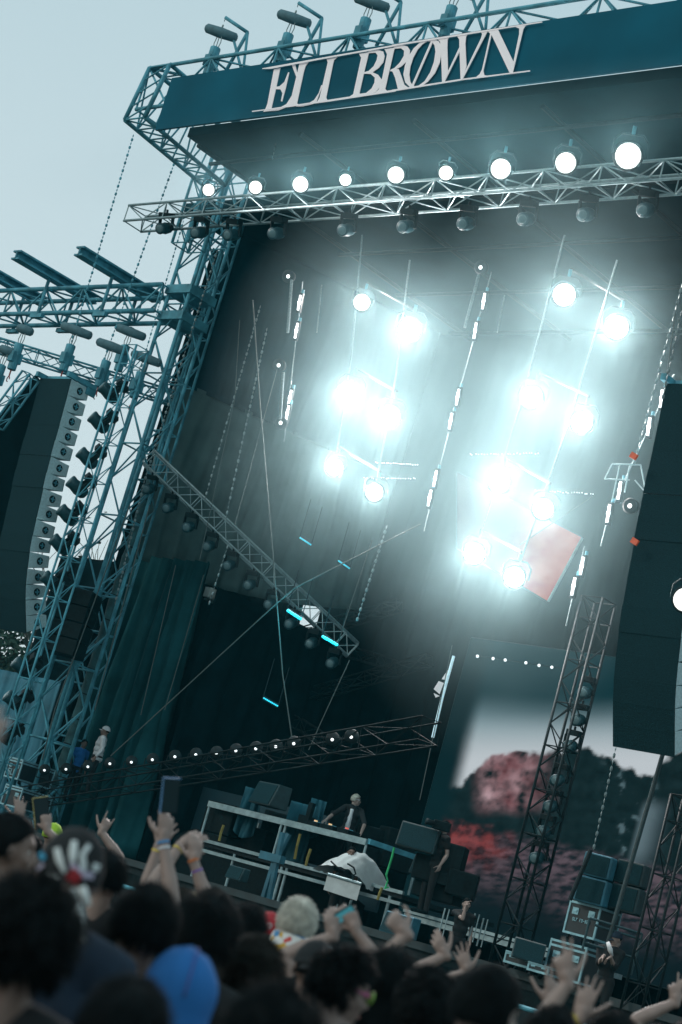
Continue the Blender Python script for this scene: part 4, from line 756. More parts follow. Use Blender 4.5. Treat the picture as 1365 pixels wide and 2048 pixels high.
def person(px, py, D, label, a=0, ha=None, tilt=0, hair='black', style='short', shirt='black', sk=1, arms=(), vox=.011, fat=1.0, group='people in the crowd', face=False, hair_s=1.0, strands=900, base=0.0, pants='denim', lean=None, sleeve=.55, hat=None, top=None, bracelets=(), collar=None):
    if top is None: top = P(px, py, D=D)-ZU*((.012 if hat else {'short': .02, 'curly': .052, 'long': .03, 'fade': .014}[style]*hair_s))
    ha = a if ha is None else ha; H = top.z-base; s = min(1.06, max(.9, H/1.75)); yf = F0*cos(radians(a))+R0*sin(radians(a)); xf = yf.cross(ZU); hf = F0*cos(radians(ha))+R0*sin(radians(ha)); hf = (hf+ZU*tan_(tilt)).normalized(); hx = hf.cross(ZU).normalized(); hz = hx.cross(hf)
    hc = top-hz*.115*s                                     # centre of the skull
    root = thing('person', label, 'person', (top.x, top.y, base), group); G = Vector((top.x, top.y, base))
    off = Vector(lean) if lean else Vector((0, 0, 0)); neck = hc-hz*.11*s-hf*.02; chest0 = Vector((top.x, top.y, neck.z-.09*s))-yf*.03+off*.3
    B = lambda x, y, z, o=1.0: Vector((top.x, top.y, base))+xf*x*s+yf*(y*s)+ZU*(z*H)+off*(1-z)*o
    mb = MB(); R3 = Matrix((hx, hf, hz)).transposed(); h = lambda x, y, z: hc+R3@(Vector((x, y, z))*s)
    mb.ball(h(0, -.012, .01), (.075*s, .094*s, .102*s), 20, 14, R3); mb.ball(h(0, .03, -.055), (.058*s, .062*s, .068*s), 16, 10, R3); mb.ball(h(0, .062, -.098), (.028*s, .026*s, .02*s), 10, 8, R3)
    mb.ball(h(0, .075, .03), (.05*s, .014*s, .016*s), 10, 6, R3)
    limb(mb, h(0, .084, .01), h(0, .108, -.032), .009*s, .0145*s, 8); mb.ball(h(0, .086, -.066), (.022*s, .012*s, .008*s), 10, 6, R3); mb.ball(h(0, .083, -.078), (.018*s, .012*s, .008*s), 10, 6, R3)
    for sx in (-1, 1):
        mb.ball(h(sx*.045, .062, -.03), (.02*s, .018*s, .022*s), 10, 6, R3); mb.ball(h(sx*.079, -.008, -.012), (.008*s, .02*s, .033*s), 10, 8, R3@Matrix.Rotation(sx*.35, 3, 'Z')); mb.ball(h(sx*.012, .1, -.036), .008*s, 6, 5)
    limb(mb, neck+hz*.03, chest0, .055*s, .06*s); sw = .185*fat
    shz = .815; torso = [(0, .0, .80, .125, .085), (0, .01, .74, .155, .1), (0, .01, .66, .145, .1), (0, 0, .59, .135, .095), (0, -.005, .53, .155, .105)]
    def trunk(m, g=0):
        Rb = Matrix((xf, yf, ZU)).transposed()
        for x, y, z, rx, ry in torso: m.ball(B(x, y, z), ((rx*fat+g)*s, (ry*fat+g)*s, .12*s), 16, 10, Rb)
        for sx in (-1, 1): limb(m, B(sx*.05, -.01, shz+.015), B(sx*sw, -.01, shz), (.06+g)*s, (.052+g)*s)
    trunk(mb); sh = MB(); trunk(sh, .014)
    done = {x[0] for x in arms}; AR = list(arms)+[(sd, None, None, 'relaxed') for sd in (-1, 1) if sd not in done]
    for ar in AR:
        sd, wp_, tp, pose = ar[:4]; S0 = B(sd*sw, -.01, shz); up_, fo = .285*s, .25*s
        if wp_ is None: wr = S0+Vector((0, 0, -.5*s))+xf*sd*.06+yf*.06; dirn = Vector((0, 0, -1))+yf*.15; nrm = xf*sd; pole = -yf
        else:
            wr = P(wp_[0], wp_[1], D=D+(wp_[2] if len(wp_) > 2 else 0)) if not isinstance(wp_, Vector) else wp_; tt = P(tp[0], tp[1], D=D+(tp[2] if len(tp) > 2 else (wp_[2] if len(wp_) > 2 else 0))) if not isinstance(tp, Vector) else tp
            dirn = tt-wr; nrm = ar[4] if len(ar) > 4 else -F0*1.0+R0*.2*sd; pole = ar[5] if len(ar) > 5 else R0*sd*.7-ZU*.6
        v = wr-S0; L_ = v.length
        if L_ > (up_+fo)*.985: k = (up_+fo)*.985; kk = L_/k; up_ *= kk; fo *= kk; k = L_
        c = max(-1, min(1, (up_**2+L_**2-fo**2)/(2*up_*L_))); pv = (Vector(pole)-v.normalized()*Vector(pole).dot(v.normalized())).normalized(); El = S0+v.normalized()*up_*c+pv*up_*sqrt(max(0, 1-c*c))
        fr = 1.0; limb(mb, S0, El, .05*s*fat, .037*s); limb(mb, El, El.lerp(wr, .35), .038*s, .041*s); limb(mb, El.lerp(wr, .35), wr, .04*s, .025*s)
        hand(mb, wr, dirn, nrm, (1 if (Vector(dirn).cross(Vector(nrm))).dot(xf*(-sd) if wp_ is not None else yf) > 0 else -1), pose, s*1.02)
        k = sleeve; limb(sh, S0, S0.lerp(El, min(1, k)), .062*s*fat, .056*s)
        if k > 1: limb(sh, El, El.lerp(wr, k-1), .053*s, .04*s)
        for (bs, frac, col) in bracelets:
            if bs == sd:
                b_ = MB(); dd = (wr-El).normalized(); cpt = wr-dd*frac; b_.lathe(cpt-dd*.006, dd, [(0, .031*s), (.012, .031*s)], 14); b_.build('wristband', col, root)
    pt = MB()
    for sx in (-1, 1):
        hp, kn, an = B(sx*.09, 0, .52), B(sx*.1, .02, .28), B(sx*.1, -.01, .045); to = an+yf*.16*s-ZU*.02
        limb(mb, hp, kn, .078*s, .052*s); limb(mb, kn, kn.lerp(an, .35), .052*s, .052*s); limb(mb, kn.lerp(an, .35), an, .052*s, .034*s); limb(mb, an-ZU*.02, to, .034*s, .026*s)
        limb(pt, hp+ZU*.03, kn, .1*s, .068*s); limb(pt, kn, an, .066*s, .055*s)
    Rb = Matrix((xf, yf, ZU)).transposed(); pt.ball(B(0, 0, .54), (.165*s*fat, .12*s*fat, .12*s), 14, 9, Rb)
    for sx in (-1, 1):
        an = B(sx*.1, -.01, .045); q_ = MB(); limb(q_, an-ZU*.015*s-yf*.01, an+yf*.17*s-ZU*.03*s, .046*s, .038*s); q_.build('shoe', M['black'], root, True)
    remesh(mb, 'body', SK[sk], root, vox); remesh(sh, 'shirt', CL[shirt], root, .018, 6); remesh(pt, 'trousers', CL[pants], root, .022, 3)
    for sx in (-1, 1):
        if face: e_ = MB(); e_.ball(h(sx*.031, .0605, .004), .0125*s, 10, 8); ey = e_.build('eye', EYE, root, True); e_ = MB(); e_.ball(h(sx*.031, .071, .004), (.0055*s, .003*s, .0055*s), 8, 6, R3); e_.build('iris', IRIS, ey, True)
    if face: e_ = MB(); e_.ball(h(0, .094, -.0715), (.02*s, .006*s, .008*s), 10, 6, R3); e_.build('lips', LIP, root, True)
    # hair or headwear
    rnd = random.Random(int(px*13+py)); hm = HR[hair]; t0 = {'short': .016, 'curly': .03, 'long': .026, 'fade': .014}[style]*hair_s*(.3 if hat else 1)
    def hmask(v):
        x, y, z = v; front = sm(.25, .75, y); low = -.62 if style in ('long', 'curly') else -.42
        m = sm(low-.12, low+.08, z) if y < .1 else sm(-.1+.35*max(0, y)-.25*(style == 'long'), .12+.35*max(0, y), z-.25*front)
        return m
    def hsurf(v):
        m = hmask(v); n_ = noise.noise(Vector(v)*(5 if style == 'curly' else 3)+Vector((px, 0, 0)))+.6*noise.noise(Vector(v)*(13 if style == 'curly' else 9)+Vector((py, 0, 0)))
        t = t0*(1+.45*n_*(1.3 if style == 'curly' else .6))*m-.022*(1-m)
        return h(v[0]*(.075+t), -.012+v[1]*(.094+t), .01+v[2]*(.102+t))
    hb = MB()
    if hair != 'none' and not (hat and hat[0] == 'durag'):
        def gf(u, v): a_ = 2*pi*u; b_ = pi*(v-.5)*.998; return hsurf((cos(b_)*cos(a_), cos(b_)*sin(a_), sin(b_)))
        hb.grid(48, 32, gf)
        sc_ = {'short': 2.6, 'curly': 2.4, 'long': 2.2, 'fade': 2.2}[style]; whorl = h(.01, -.06, .1)
        for i in range(int(strands*sc_)):
            z = rnd.uniform(-.75, 1); t = rnd.uniform(0, 2*pi); r_ = sqrt(max(0, 1-z*z)); v = Vector((r_*cos(t), r_*sin(t), z))
            if hmask(v) < .6 or (hat and z > -.05): continue
            p0 = hsurf(v); nn = (p0-hc).normalized(); fl_ = noise.noise_vector(p0*(38 if style == 'curly' else 14)); cmb = (p0-whorl); tg = (cmb-nn*cmb.dot(nn)).normalized()+nn.cross(fl_)*(2.2 if style == 'curly' else .8); tg = tg.normalized()
            L_ = {'short': .032, 'curly': .04, 'long': .07, 'fade': .012}[style]*hair_s*rnd.uniform(.5, 1.3); ri = {'short': .28, 'curly': .45, 'long': .12, 'fade': .5}[style]*rnd.uniform(.5, 1.4)
            d_ = (nn*ri+tg*.8).normalized(); w_ = d_.cross(nn).normalized()*.0011*(1.2 if style == 'curly' else 1); cu = fl_.cross(nn)*(1.0 if style == 'curly' else .15); p1 = p0+d_*L_*.45; p2 = p1+(d_*.9-nn*ri*.4+cu).normalized()*L_*.35; p3 = p2+(d_*.7-nn*ri*.9+cu*2).normalized()*L_*.3; p0 = p0-nn*.004
            hb.add([p0-w_, p0+w_, p1+w_, p1-w_, p2-w_*.7, p2+w_*.7, p3], [(0, 1, 2, 3), (3, 2, 5, 4), (4, 5, 6)])
        if style == 'long':
            for i in range(240):
                t = rnd.uniform(-2.6, -.55); p0 = h(cos(t)*.085, -.012+sin(t)*.1, rnd.uniform(-.06, .0)); p1 = p0-ZU*rnd.uniform(.12, .2)+Vector((rnd.gauss(0, .012), rnd.gauss(0, .012), 0)); p2 = p1-ZU*rnd.uniform(.08, .16); w_ = hx*.006*rnd.uniform(.6, 1.4)
                hb.add([p0-w_, p0+w_, p1+w_, p1-w_, p2], [(0, 1, 2, 3), (3, 2, 4)])
        hb.build('hair', hm, root, True)
    if collar:
        cb = MB(); cb.lathe(neck-ZU*.15*s, ZU, [(0, .2*s), (.05*s, .19*s), (.1*s, .15*s), (.15*s, .115*s), (.2*s, .1*s), (.21*s, .08*s)], 24); cb.build('hood_collar', CL[collar], root, True)
    if hat:
        kind, hc_ = hat[0], hat[1]; g = {'cap': .018, 'durag': .012, 'beanie': .022, 'hood': .035}[kind]; lowz = {'cap': .0, 'durag': -.25, 'beanie': -.1, 'hood': -.8}[kind]; ht = MB()
        def capf(u, v):
            a_ = 2*pi*u; zz = lowz+(1-lowz)*v; b_ = math.asin(max(-1, min(1, zz))); f_ = max(0, sin(a_)); b_ = b_+.25*f_*(1-v) if kind != 'hood' else b_+(1.0*f_**2)*(1-v)
            if kind == 'hood':
                t = max(0, (.42-v)/.42); zz = -.3+1.3*max(0, (v-.42)/.58); b_ = math.asin(max(-1, min(1, zz))); wv = .006*noise.noise(Vector((cos(a_)*3, sin(a_)*3, v*4)))+.004*sin(a_*9)*t; k = .03+wv; fc = .03*max(0, sin(a_))*(1-abs(zz))
                return h(cos(b_)*cos(a_)*(.075+k)*(1+.45*t*t), -.016+cos(b_)*sin(a_)*(.094+k-fc)*(1+.2*t*t), .01+sin(b_)*(.102+k)-.17*t)
            wr_ = .004*noise.noise(Vector((cos(a_)*4, sin(a_)*4, v*5))); k = g+wr_
            return h(cos(b_)*cos(a_)*(.075+k), -.012+cos(b_)*sin(a_)*(.094+k), .01+sin(b_)*(.102+k))
        ht.grid(40, 18, capf); ho = ht.build({'cap': 'cap', 'durag': 'bandana', 'beanie': 'beanie', 'hood': 'hood'}[kind], hc_, root, True); ho.modifiers.new('thick', 'SOLIDIFY').thickness = .004
        if kind == 'hood': b_ = MB(); b_.path([h(.028*cos(t*.9)+.012, -.016-cos(t)*.13, .01+sin(t)*.136) for t in [i*.13 for i in range(13)]], .003, 6); b_.build('seam', mat('hood_seam', (.05, .08, .28), .8), ho, True)
        if kind == 'cap':
            yb = hat[2] if len(hat) > 2 else 1; br_ = MB(); br_.grid(12, 5, lambda u, v: h((.07-.008*v)*cos(pi*u)*1.0, -.012+yb*(.085+sin(pi*u)*(.015+.07*v)), .02-.012*v-.02*cos(pi*u)**2)); q = br_.build('brim', hc_, ho, True); q.modifiers.new('thick', 'SOLIDIFY').thickness = .004
        if kind == 'beanie': b_ = MB(); b_.lathe(h(0, -.012, -.02), hz, [(0, .098*s), (.035*s, .102*s), (.05*s, .096*s)], 24); b_.build('cuff', hc_, ho, True)
        if len(hat) > 3: hat[3](h, ho, R3, s)
        if kind == 'durag':
            for sx in (-1, 1): b_ = MB(); b_.path([h(.01*sx, -.115, -.06), h(.02*sx+.01, -.13, -.12), h(.035*sx+.02, -.12, -.22)], [.012, .014, .006], 6); b_.build('tail', hc_, ho, True)
    return root, h, R3, (lambda f: B(0, 0, f))
def tan_(t): return math.tan(radians(t))
def phone(px, py, D, label, rz=0, lit=False, sc=1.0, tilt=.25):
    p = P(px, py, D=D); up = (YC*cos(tilt)+XC*sin(tilt)); n_ = -FW+R0*.3; n_ = (n_-up*n_.dot(up)).normalized(); r = up.cross(n_); R = Matrix((r, n_, up)).transposed()
    t = thing('phone', label, 'phone', tuple(p)); mb = MB(); mb.box(p, (.074*sc, .009, .155*sc), R); mb.build('body', M['black'], t, bevel=.004)
    mb = MB(); mb.box(p+n_*.0055, (.068*sc, .002, .147*sc), R); mb.build('screen', mat('phone_screen', (.003, .01, .014), .35, emit=(.06, .3, .36), es=.6 if lit else .02) if True else None, t)
    mb = MB(); mb.box(p-r*.0385*sc, (.004, .012, .157*sc), R); mb.box(p+up*.079*sc, (.08*sc, .012, .004), R); mb.build('case_rim', M['phone_rim'] if not lit else M['black'], t)
    return t
M['phone_rim'] = mat('phone_rim', (.12, .3, .55), .3, .2)
BY = mat('band_yellow', (.5, .38, .06), .6); BW = mat('band_white', (.5, .52, .55), .6); BO = mat('band_orange', (.5, .15, .04), .6); BP = mat('band_violet', (.16, .08, .3), .6); BB = mat('band_blue', (.05, .2, .4), .6)
def printed(h, ho, R3, s):              # white painted streaks fanning out from a red patch on the bandana
    def on(x, z, o=0): # point on the cap back surface from flat coords
        z_ = (z-.01)/(.114+o); x_ = x/(.087+o); y_ = -sqrt(max(.02, 1-x_*x_-z_*z_)); return h(x, -.012+y_*(.106+o), z)
    W_ = mat('print_white', (.6, .66, .66), .7); Rr = mat('print_red', (.3, .01, .015), .7); Bl = mat('print_blue', (.02, .3, .5), .7); Pk = mat('print_lilac', (.45, .42, .55), .7)
    def streak(pts, w_, m, nm, o=.004):
        b = MB(); n = len(pts)-1
        def f(u, v):
            k = min(int(v*n), n-1); t = v*n-k; x = pts[k][0]*(1-t)+pts[k+1][0]*t; z = pts[k][1]*(1-t)+pts[k+1][1]*t; dx, dz = pts[k+1][0]-pts[k][0], pts[k+1][1]-pts[k][1]; L_ = sqrt(dx*dx+dz*dz); ww = w_[k]*(1-t)+w_[k+1]*t; return on(x+(u-.5)*ww*(-dz/L_), z+(u-.5)*ww*(dx/L_), o)
        b.grid(4, 10, f); q = b.build(nm, m, ho, True); q.modifiers.new('thick', 'SOLIDIFY').thickness = .001
    for pts, w_ in (([(-.05, .055), (-.035, .03), (-.01, -.0)], [.014, .02, .008]), ([(-.012, .085), (-.006, .055), (0, .03)], [.014, .022, .012]), ([(.028, .085), (.018, .055), (.03, .03), (.028, .01)], [.012, .014, .018, .016]), ([(.062, .045), (.06, .025)], [.018, .016]), ([(-.055, -.015), (-.02, -.014)], [.018, .01])): streak(pts, w_, W_, 'print')
    streak([(-.002, .026), (.03, .008), (.062, .012)], [.014, .022, .016], Pk, 'print', .005); streak([(0, .005), (.03, -.008)], [.035, .03], Rr, 'print', .006)
    streak([(-.083, .02), (-.075, .03)], [.02, .02], Bl, 'print', .006); streak([(-.08, .0), (-.072, -.004)], [.022, .02], Pk, 'print', .006)
    b = MB(); b.path([h(.02, -.125, -.03), h(.055, -.14, -.09), h(.08, -.13, -.15)], [.008, .016, .01], 6); b.build('streamer', W_, ho, True)
    b = MB(); b.path([h(.04, -.125, -.02), h(.07, -.13, -.06)], [.012, .008], 6); b.build('streamer', W_, ho, True)
def eight(h, ho, R3, s):
    for z in (.055, .03): b = MB(); b.path([h(.012*cos(t)-.0, -.118, z+.011*sin(t)) for t in [i*.7 for i in range(10)]], .0035, 5); b.build('figure', CL['white'], ho)
    for x in (-.05, .05): b = MB(); b.path([h(x, -.1+.0*abs(x), .0), h(x*.9, -.092, .06), h(x*.5, -.06, .105)], .005, 5); b.build('stripe', CL['white'], ho)
def fist(v): return v
cr = person
# nearest row
cr(97, 1735, 3.75, 'person with a big dark head of hair filling the lower left corner', hair='dark', style='curly', hair_s=1.0, strands=2600, a=5)
cr(280, 1952, 3.6, 'dark haired person at the bottom edge in front of the blue hood', hair='dark', style='short', strands=1500)
cr(578, 1955, 3.25, 'person with tousled dark hair at the bottom edge below the curly head', hair='black', style='curly', hair_s=.7, strands=2000)
cr(385, 1906, 4.9, 'person in a smooth bright blue hood', hair='black', hat=('hood', CL['blue']), shirt='blue', strands=0, a=10)
_, h_, R_, _b = cr(168, 1652, 4.75, 'person in a black bandana painted with white streaks and a red patch', hair='black', hat=('durag', CL['black'], 1, printed), shirt='navy', strands=0, a=-5, sk=0)
cr(312, 1766, 5.0, 'person with short jet black hair in front of the raised phone', hair='black', strands=1500)
cr(432, 1784, 5.6, 'person with full black hair between the raised arms and the bleached head', hair='black', style='short', hair_s=1.4, strands=1500)
cr(1000, 1930, 4.75, 'person with cropped black hair, ear and cheek turned to the right', hair='black', style='fade', a=20, ha=48, strands=1200, face=True, sk=0)
cr(42, 1626, 6.6, 'man at the left edge in profile, short dark hair and bare ear', hair='dark', style='fade', a=40, ha=78, face=True, sk=1, strands=1200)
cr(528, 1864, 5.8, 'person with loose curly brown hair left of the black cap', hair='brown', style='curly', hair_s=.75, strands=2200)
_, h_, R_, _b = cr(718, 1886, 5.9, 'curly haired woman in profile wearing pink and green sunglasses', hair='dark', style='curly', hair_s=.8, a=40, ha=72, strands=2200, face=True, sk=0, tilt=-8)
gr_ = bpy.context.scene
def glasses(h, s, m1, m2, label, parent):
    for sx, m_ in ((-1, m1), (1, m2)): b = MB(); b.lathe(h(sx*.032, .098, .004), (h(0, 1, 0)-h(0, 0, 0)), [(0, .022*s), (.005, .022*s)], 14); b.build('lens', m_, parent)
    b = MB(); b.path([h(-.078, 0, .008), h(-.06, .085, .008), h(.06, .085, .008), h(.078, 0, .008)], .003, 5); b.build('frame', m1, parent)
g1 = thing('sunglasses', 'pink and green sunglasses worn by the curly haired woman', 'glasses', tuple(h_(0, .1, 0))); glasses(h_, 1, mat('pink_glow_plastic', (.6, .08, .3), .3), mat('green_plastic', (.25, .5, .08), .3), '', g1)
cr(872, 1926, 5.5, 'person with wavy dark hair below the raised fist', hair='dark', style='curly', hair_s=.6, strands=1800)
cr(642, 1880, 7.4, 'person in a plain black cap between the curly heads', hair='black', hat=('cap', CL['black'], -1), strands=300)
_, h_, R_, _b = cr(608, 1794, 9.2, 'person with bleached cropped hair and a flowered shirt', hair='bleached', style='short', shirt='flower', strands=1600, sk=0, fat=1.25, collar='flower')
cr(546, 1824, 9.4, 'person in a red cap with a white figure eight', hair='dark', hat=('cap', CL['red'], 1, eight), shirt='grey', strands=200)
cr(508, 1806, 8.2, 'dark haired person just left of the red cap', hair='black', strands=900)
cr(437, 1772, 8.4, 'person with messy dark brown hair behind the full black hair', hair='brown', style='curly', hair_s=.6, strands=1200)
cr(408, 1778, 10.5, 'small curly blond head beside the wristbands', hair='blond', style='curly', hair_s=.8, strands=900)
cr(792, 1890, 7.0, 'dark haired person right of the curly haired woman', hair='black', style='long', strands=900)
cr(1118, 2004, 5.6, 'person with thick dark hair under the pointing hand', hair='dark', style='curly', hair_s=.5, strands=1200)
cr(1238, 2020, 6.6, 'person with flat dark hair near the lower right corner', hair='black', strands=900)
cr(1325, 2046, 7.5, 'dark head barely rising above the lower right edge', hair='black', strands=500)
cr(955, 1945, 7.2, 'dark haired person behind the cropped black head', hair='dark', strands=700)
cr(112, 1648, 19, 'far person in a neon green beanie', hair='black', hat=('beanie', CL['green']), strands=0, vox=.015)
cr(228, 1700, 8.2, 'dark haired person behind the painted bandana', hair='black', style='short', strands=700)
# raised arms
up = -F0
hv = 'people with raised hands'
cr(285, 1805, 8.0, 'person reaching up with a phone, hidden behind the jet black hair', hair='black', strands=500, sk=0, vox=.006, group=hv, arms=[(1, (326, 1678, .1), (336, 1625, .1), 'hold')], bracelets=[(1, .015, BB), (1, .04, BW)])
phone(341, 1592, 8.05, 'dark phone held high above the crowd, blue rim', tilt=.1, sc=1.0)
cr(262, 1785, 9.6, 'person with an open hand raised beside the phone', hair='dark', strands=500, sk=0, vox=.006, group=hv, arms=[(1, (318, 1690), (342, 1655), 'open', -F0, -R0*.3-ZU)], bracelets=[(1, .03, BY)])
cr(372, 1772, 9.0, 'person with both arms up and yellow, orange and violet wristbands', hair='brown', style='curly', hair_s=.5, strands=700, sk=0, vox=.006, group=hv, arms=[(-1, (362, 1690, .3), (385, 1678, .3), 'relaxed'), (1, (388, 1722), (392, 1690), 'relaxed')], bracelets=[(-1, .03, BY), (1, -.005, BO), (1, .05, BP)])
cr(5, 1660, 12, 'person at the left edge holding an open hand up', hair='black', strands=300, sk=0, vox=.007, group=hv, arms=[(1, (38, 1640), (42, 1600), 'open')])
cr(70, 1668, 12, 'person holding a yellow rimmed phone up near the left edge', hair='black', strands=300, sk=0, vox=.007, group=hv, arms=[(1, (94, 1660), (92, 1630), 'hold')])
M['phone_rim'] = mat('phone_rim_yellow', (.4, .36, .14), .4); phone(84, 1626, 12, 'phone with a yellow rim held up near the left edge', sc=1.3, tilt=-.1)
cr(205, 1690, 14, 'far person making a horn sign with one hand', hair='dark', strands=300, sk=0, vox=.007, group=hv, arms=[(1, (203, 1664), (216, 1642), 'rock')])
cr(722, 1905, 8.0, 'person holding a lit phone with both hands', hair='dark', strands=400, sk=0, vox=.006, group=hv, arms=[(-1, (668, 1872), (664, 1838), 'hold', -F0+R0*.2), (1, (712, 1862), (700, 1830), 'hold', -F0-R0*.2)])
phone(690, 1828, 8.0, 'lit phone held sideways in two hands in the middle of the crowd', lit=True, tilt=1.0, sc=.6)
cr(872, 1950, 7.2, 'person raising a loose fist above the crowd', hair='brown', strands=400, sk=0, vox=.006, group=hv, arms=[(-1, (814, 1868), (796, 1848), 'fist', -F0, -R0*.1+ZU*.2)])
cr(930, 1948, 9.5, 'person with a closed hand up beside the wavy dark hair', hair='black', strands=400, sk=0, vox=.006, group=hv, arms=[(-1, (893, 1910), (882, 1892), 'relaxed')])
cr(965, 1975, 9.5, 'person with spread fingers up left of the cropped head', hair='black', strands=400, sk=0, vox=.006, group=hv, arms=[(-1, (937, 1945), (930, 1925), 'open')])
cr(1165, 2075, 6.4, 'person pointing up with a bare forearm before the flight cases', hair='black', strands=400, sk=0, vox=.006, group=hv, arms=[(-1, (1136, 1965), (1128, 1925), 'point')])
cr(1085, 2062, 7.4, 'person lifting two spread fingers over a small phone', hair='dark', strands=400, sk=0, vox=.006, group=hv, arms=[(1, (1098, 2008), (1104, 1980), 'point')])
phone(1116, 1992, 7.5, 'small lit phone near the lower right corner', lit=True, tilt=.6, sc=.7)
cr(1205, 2095, 6.6, 'person showing a spread hand with a yellow wristband', hair='dark', strands=400, sk=0, vox=.006, group=hv, arms=[(-1, (1162, 2036), (1172, 1998), 'open')], bracelets=[(-1, .02, BY)])
cr(1375, 2040, 10, 'person with two fingers up at the right edge', hair='black', strands=300, sk=0, vox=.007, group=hv, arms=[(-1, (1352, 2005), (1352, 1982), 'point')])
cr(-270, 1640, 3.4, 'person mostly out of frame whose blurred hand pokes in at the left edge', hair='black', strands=300, sk=0, vox=.006, group=hv, arms=[(1, (-52, 1535), (-24, 1442), 'relaxed', -F0, -R0)])
# crew and performer
root, h_, R_, b_ = cr(716, 1588, 40.6, 'performer with bleached short hair, dark glasses, black jacket over white shirt', a=172, ha=100, hair='bleached', style='fade', hair_s=1.3, strands=1200, shirt='black', sk=0, face=True, base=2.62, vox=.006, group='people on the stage', pants='black', sleeve=1.0, arms=[(1, P(652, 1640, D=39.9), P(638, 1648, D=39.8), 'relaxed', ZU, R0*-.6-ZU*.5), (-1, P(722, 1668, D=39.9), P(712, 1678, D=39.8), 'relaxed', ZU, R0)])
mb = MB()
def vf(u, v): q = b_(.56+.25*v); w_ = .065-.02*v; return q-F0*(.135+.02*sin(pi*v))+R0*((u-.5)*2*w_-.03)+F0*.06*((u-.5)*2)**2
mb.grid(8, 10, vf); o = mb.build('undershirt', CL['white'], root, True); o.modifiers.new('thick', 'SOLIDIFY').thickness = .004
mb = MB(); mb.path([h_(.08*cos(t), .02+.09*sin(t), -.15-.02*sin(t)) for t in [i*.5 for i in range(13)]], .022, 8); mb.build('headphones', M['dark'], root, True)
g2 = thing('sunglasses', 'dark glasses with bright arms worn by the performer', 'glasses', tuple(h_(0, .1, 0))); glasses(h_, 1, M['dark'], M['dark'], '', g2)
mb = MB(); mb.path([h_(.082, -.01, .01), h_(.07, .09, .01)], .006, 5); mb.build('arm', CL['white'], g2)
sg = 'people on the stage'
cr(707, 1693, 37.2, 'dim figure half hidden behind the covered console', a=180, hair='black', style='fade', shirt='black', sk=2, base=1.6 if False else 1.2, face=True, group=sg, pants='black', strands=300, vox=.012)
cr(893, 1640, 36, 'camera operator in black right of the booth, one arm up on the camera', a=-120, hair='black', shirt='black', sk=0, base=2.2, group=sg, pants='black', strands=300, vox=.008, arms=[(1, P(876, 1658, D=35.9), P(872, 1645, D=35.9), 'hold', ZU, -ZU)])
t = thing('video_camera', 'shoulder camera held by the operator right of the booth', 'camera', tuple(P(884, 1652, D=35.7))); mb = MB(); c = P(884, 1652, D=35.7); mb.box(c, (.35, .16, .18), Matrix.Rotation(.8, 3, 'Z')); mb.build('body', M['black'], t, bevel=.02); mb = MB(); mb.lathe(c, -R0-F0*.3, [(.1, .05), (.3, .06), (.34, .07)], 12); mb.build('lens', M['dark'], t, True)
cr(937, 1795, 34, 'crouching photographer in black at the stage front', a=180, hair='black', shirt='black', sk=0, base=1.0, group=sg, pants='black', strands=200, vox=.012, arms=[(1, P(932, 1812, D=33.8), P(936, 1805, D=33.8), 'hold', ZU, -ZU)])
root, h_, R_, b_ = cr(1232, 1862, 31, 'man in black with a cap and a white towel beside the flight cases', a=-160, ha=-110, tilt=-20, hair='black', hat=('cap', CL['navy'], 1), shirt='black', sk=0, face=True, base=.95, group=sg, pants='black', strands=100, vox=.008, sleeve=1.5, arms=[(1, P(1208, 1912, D=30.7), P(1200, 1918, D=30.7), 'relaxed', ZU, -ZU), (-1, P(1222, 1914, D=30.7), P(1208, 1922, D=30.7), 'relaxed', ZU, -ZU)])
mb = MB(); mb.path([P(1216, 1884, D=30.75), P(1221, 1900, D=30.72), P(1225, 1912, D=30.75)], [.03, .045, .02], 8); mb.build('towel', CL['white'], root, True)
cr(214, 1452, 46, 'person in a pale jacket standing at the foot of the pleated curtain', a=-95, hair='black', hat=('cap', CL['white'], 1), shirt='white', sk=1, base=2.9, group=sg, pants='black', strands=100, vox=.012, fat=1.25, sleeve=1.8)
cr(172, 1478, 46.5, 'person in blue half hidden beside the one in the pale jacket', a=150, hair='black', shirt='blue', sk=1, base=2.6, group=sg, pants='black', strands=100, vox=.014)

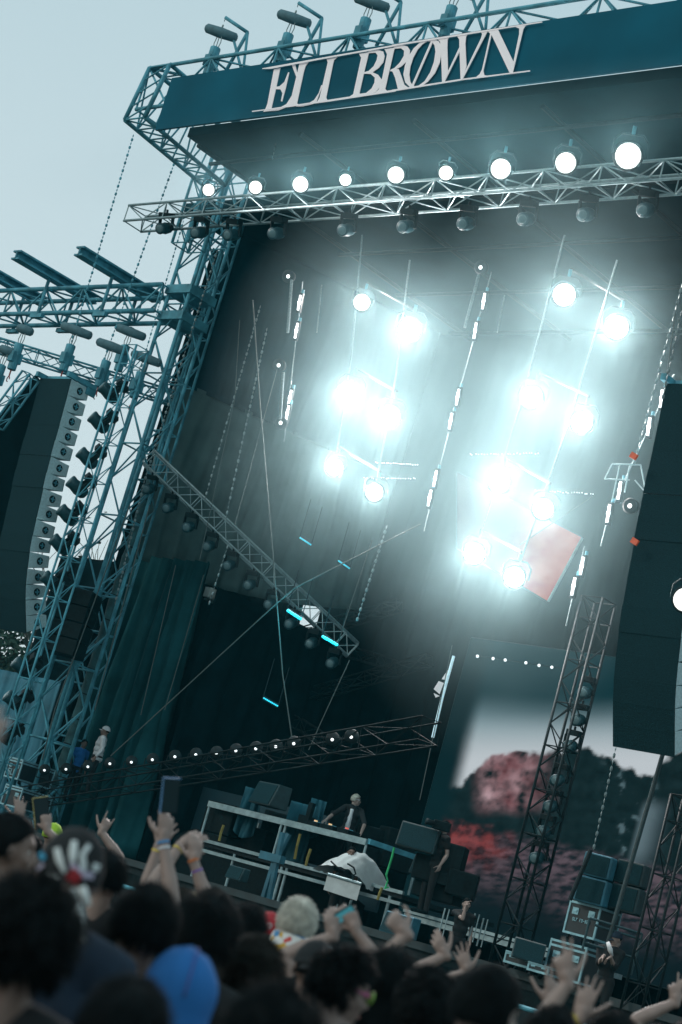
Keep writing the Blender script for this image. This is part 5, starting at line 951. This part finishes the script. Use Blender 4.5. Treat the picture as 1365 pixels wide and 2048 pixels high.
# ---------------------------------------------------------------- haze
hz = bpy.data.materials.new('haze_air'); hz.use_nodes = True; n = hz.node_tree.nodes; n.clear()
o_ = n.new('ShaderNodeOutputMaterial'); v_ = n.new('ShaderNodeVolumePrincipled'); v_.inputs['Color'].default_value = (*HAZE_C, 1)
v_.inputs['Density'].default_value = HAZE_D; v_.inputs['Anisotropy'].default_value = 0
hz.node_tree.links.new(v_.outputs[0], o_.inputs['Volume'])
mb = MB(); mb.box((0, 60, 11), (510, 410, 25)); tag(mb.build('haze', hz, loc=(0, 60, 11)), kind='stuff')
def puff(c, rr, dens, col=SMOKE_C):  # smoke added round the lamps to spread their glow into halos
    sm_ = bpy.data.materials.new('halo_smoke'); sm_.use_nodes = True; n = sm_.node_tree.nodes; n.clear(); L = sm_.node_tree.links
    o_ = n.new('ShaderNodeOutputMaterial'); v_ = n.new('ShaderNodeVolumePrincipled'); v_.inputs['Color'].default_value = (*col, 1); v_.inputs['Anisotropy'].default_value = .3
    tc = n.new('ShaderNodeTexCoord'); mp = n.new('ShaderNodeMapping'); gr = n.new('ShaderNodeTexGradient'); gr.gradient_type = 'SPHERICAL'; mu = n.new('ShaderNodeMath'); mu.operation = 'MULTIPLY'; mu.inputs[1].default_value = 1.5; mu.use_clamp = True; m3 = n.new('ShaderNodeMath'); m3.operation = 'MULTIPLY'; m3.inputs[1].default_value = dens
    nz = n.new('ShaderNodeTexNoise'); nz.inputs['Scale'].default_value = .45; nz.inputs['Detail'].default_value = 3; mr = n.new('ShaderNodeMapRange'); mr.inputs[1].default_value = .3; mr.inputs[2].default_value = .7; mr.inputs[3].default_value = .45; mr.inputs[4].default_value = 1.5; m2 = n.new('ShaderNodeMath'); m2.operation = 'MULTIPLY'
    mp.inputs['Scale'].default_value = tuple(1/r for r in rr); L.new(tc.outputs['Object'], mp.inputs[0]); L.new(mp.outputs[0], gr.inputs[0]); L.new(gr.outputs['Fac'], mu.inputs[0]); L.new(tc.outputs['Object'], nz.inputs['Vector']); L.new(nz.outputs['Fac'], mr.inputs[0]); L.new(mr.outputs[0], m2.inputs[0]); L.new(mu.outputs[0], m2.inputs[1]); L.new(m2.outputs[0], m3.inputs[0]); L.new(m3.outputs[0], v_.inputs['Density']); L.new(v_.outputs[0], o_.inputs['Volume'])
    mb = MB(); mb.ball(c, rr, 24, 16); return tag(mb.build('halo_smoke', sm_, loc=c, smooth=True), kind='stuff')
puff(P(750, 795, D=37.3), (4.1, 3.6, 5.4), SMOKE_D)
puff(P(1095, 865, D=33.2), (4.1, 3.3, 6.6), SMOKE_D)
puff(Vector((-25.0, 24.2, 16.9)), (13, 1.3, 1.35), SMOKE_D*.8, (.3, .62, .7))
for o in list(bpy.data.objects):
    if '_o' in o: del o['_o']
for me in [m for m in bpy.data.meshes if m.users == 0]: bpy.data.meshes.remove(me)
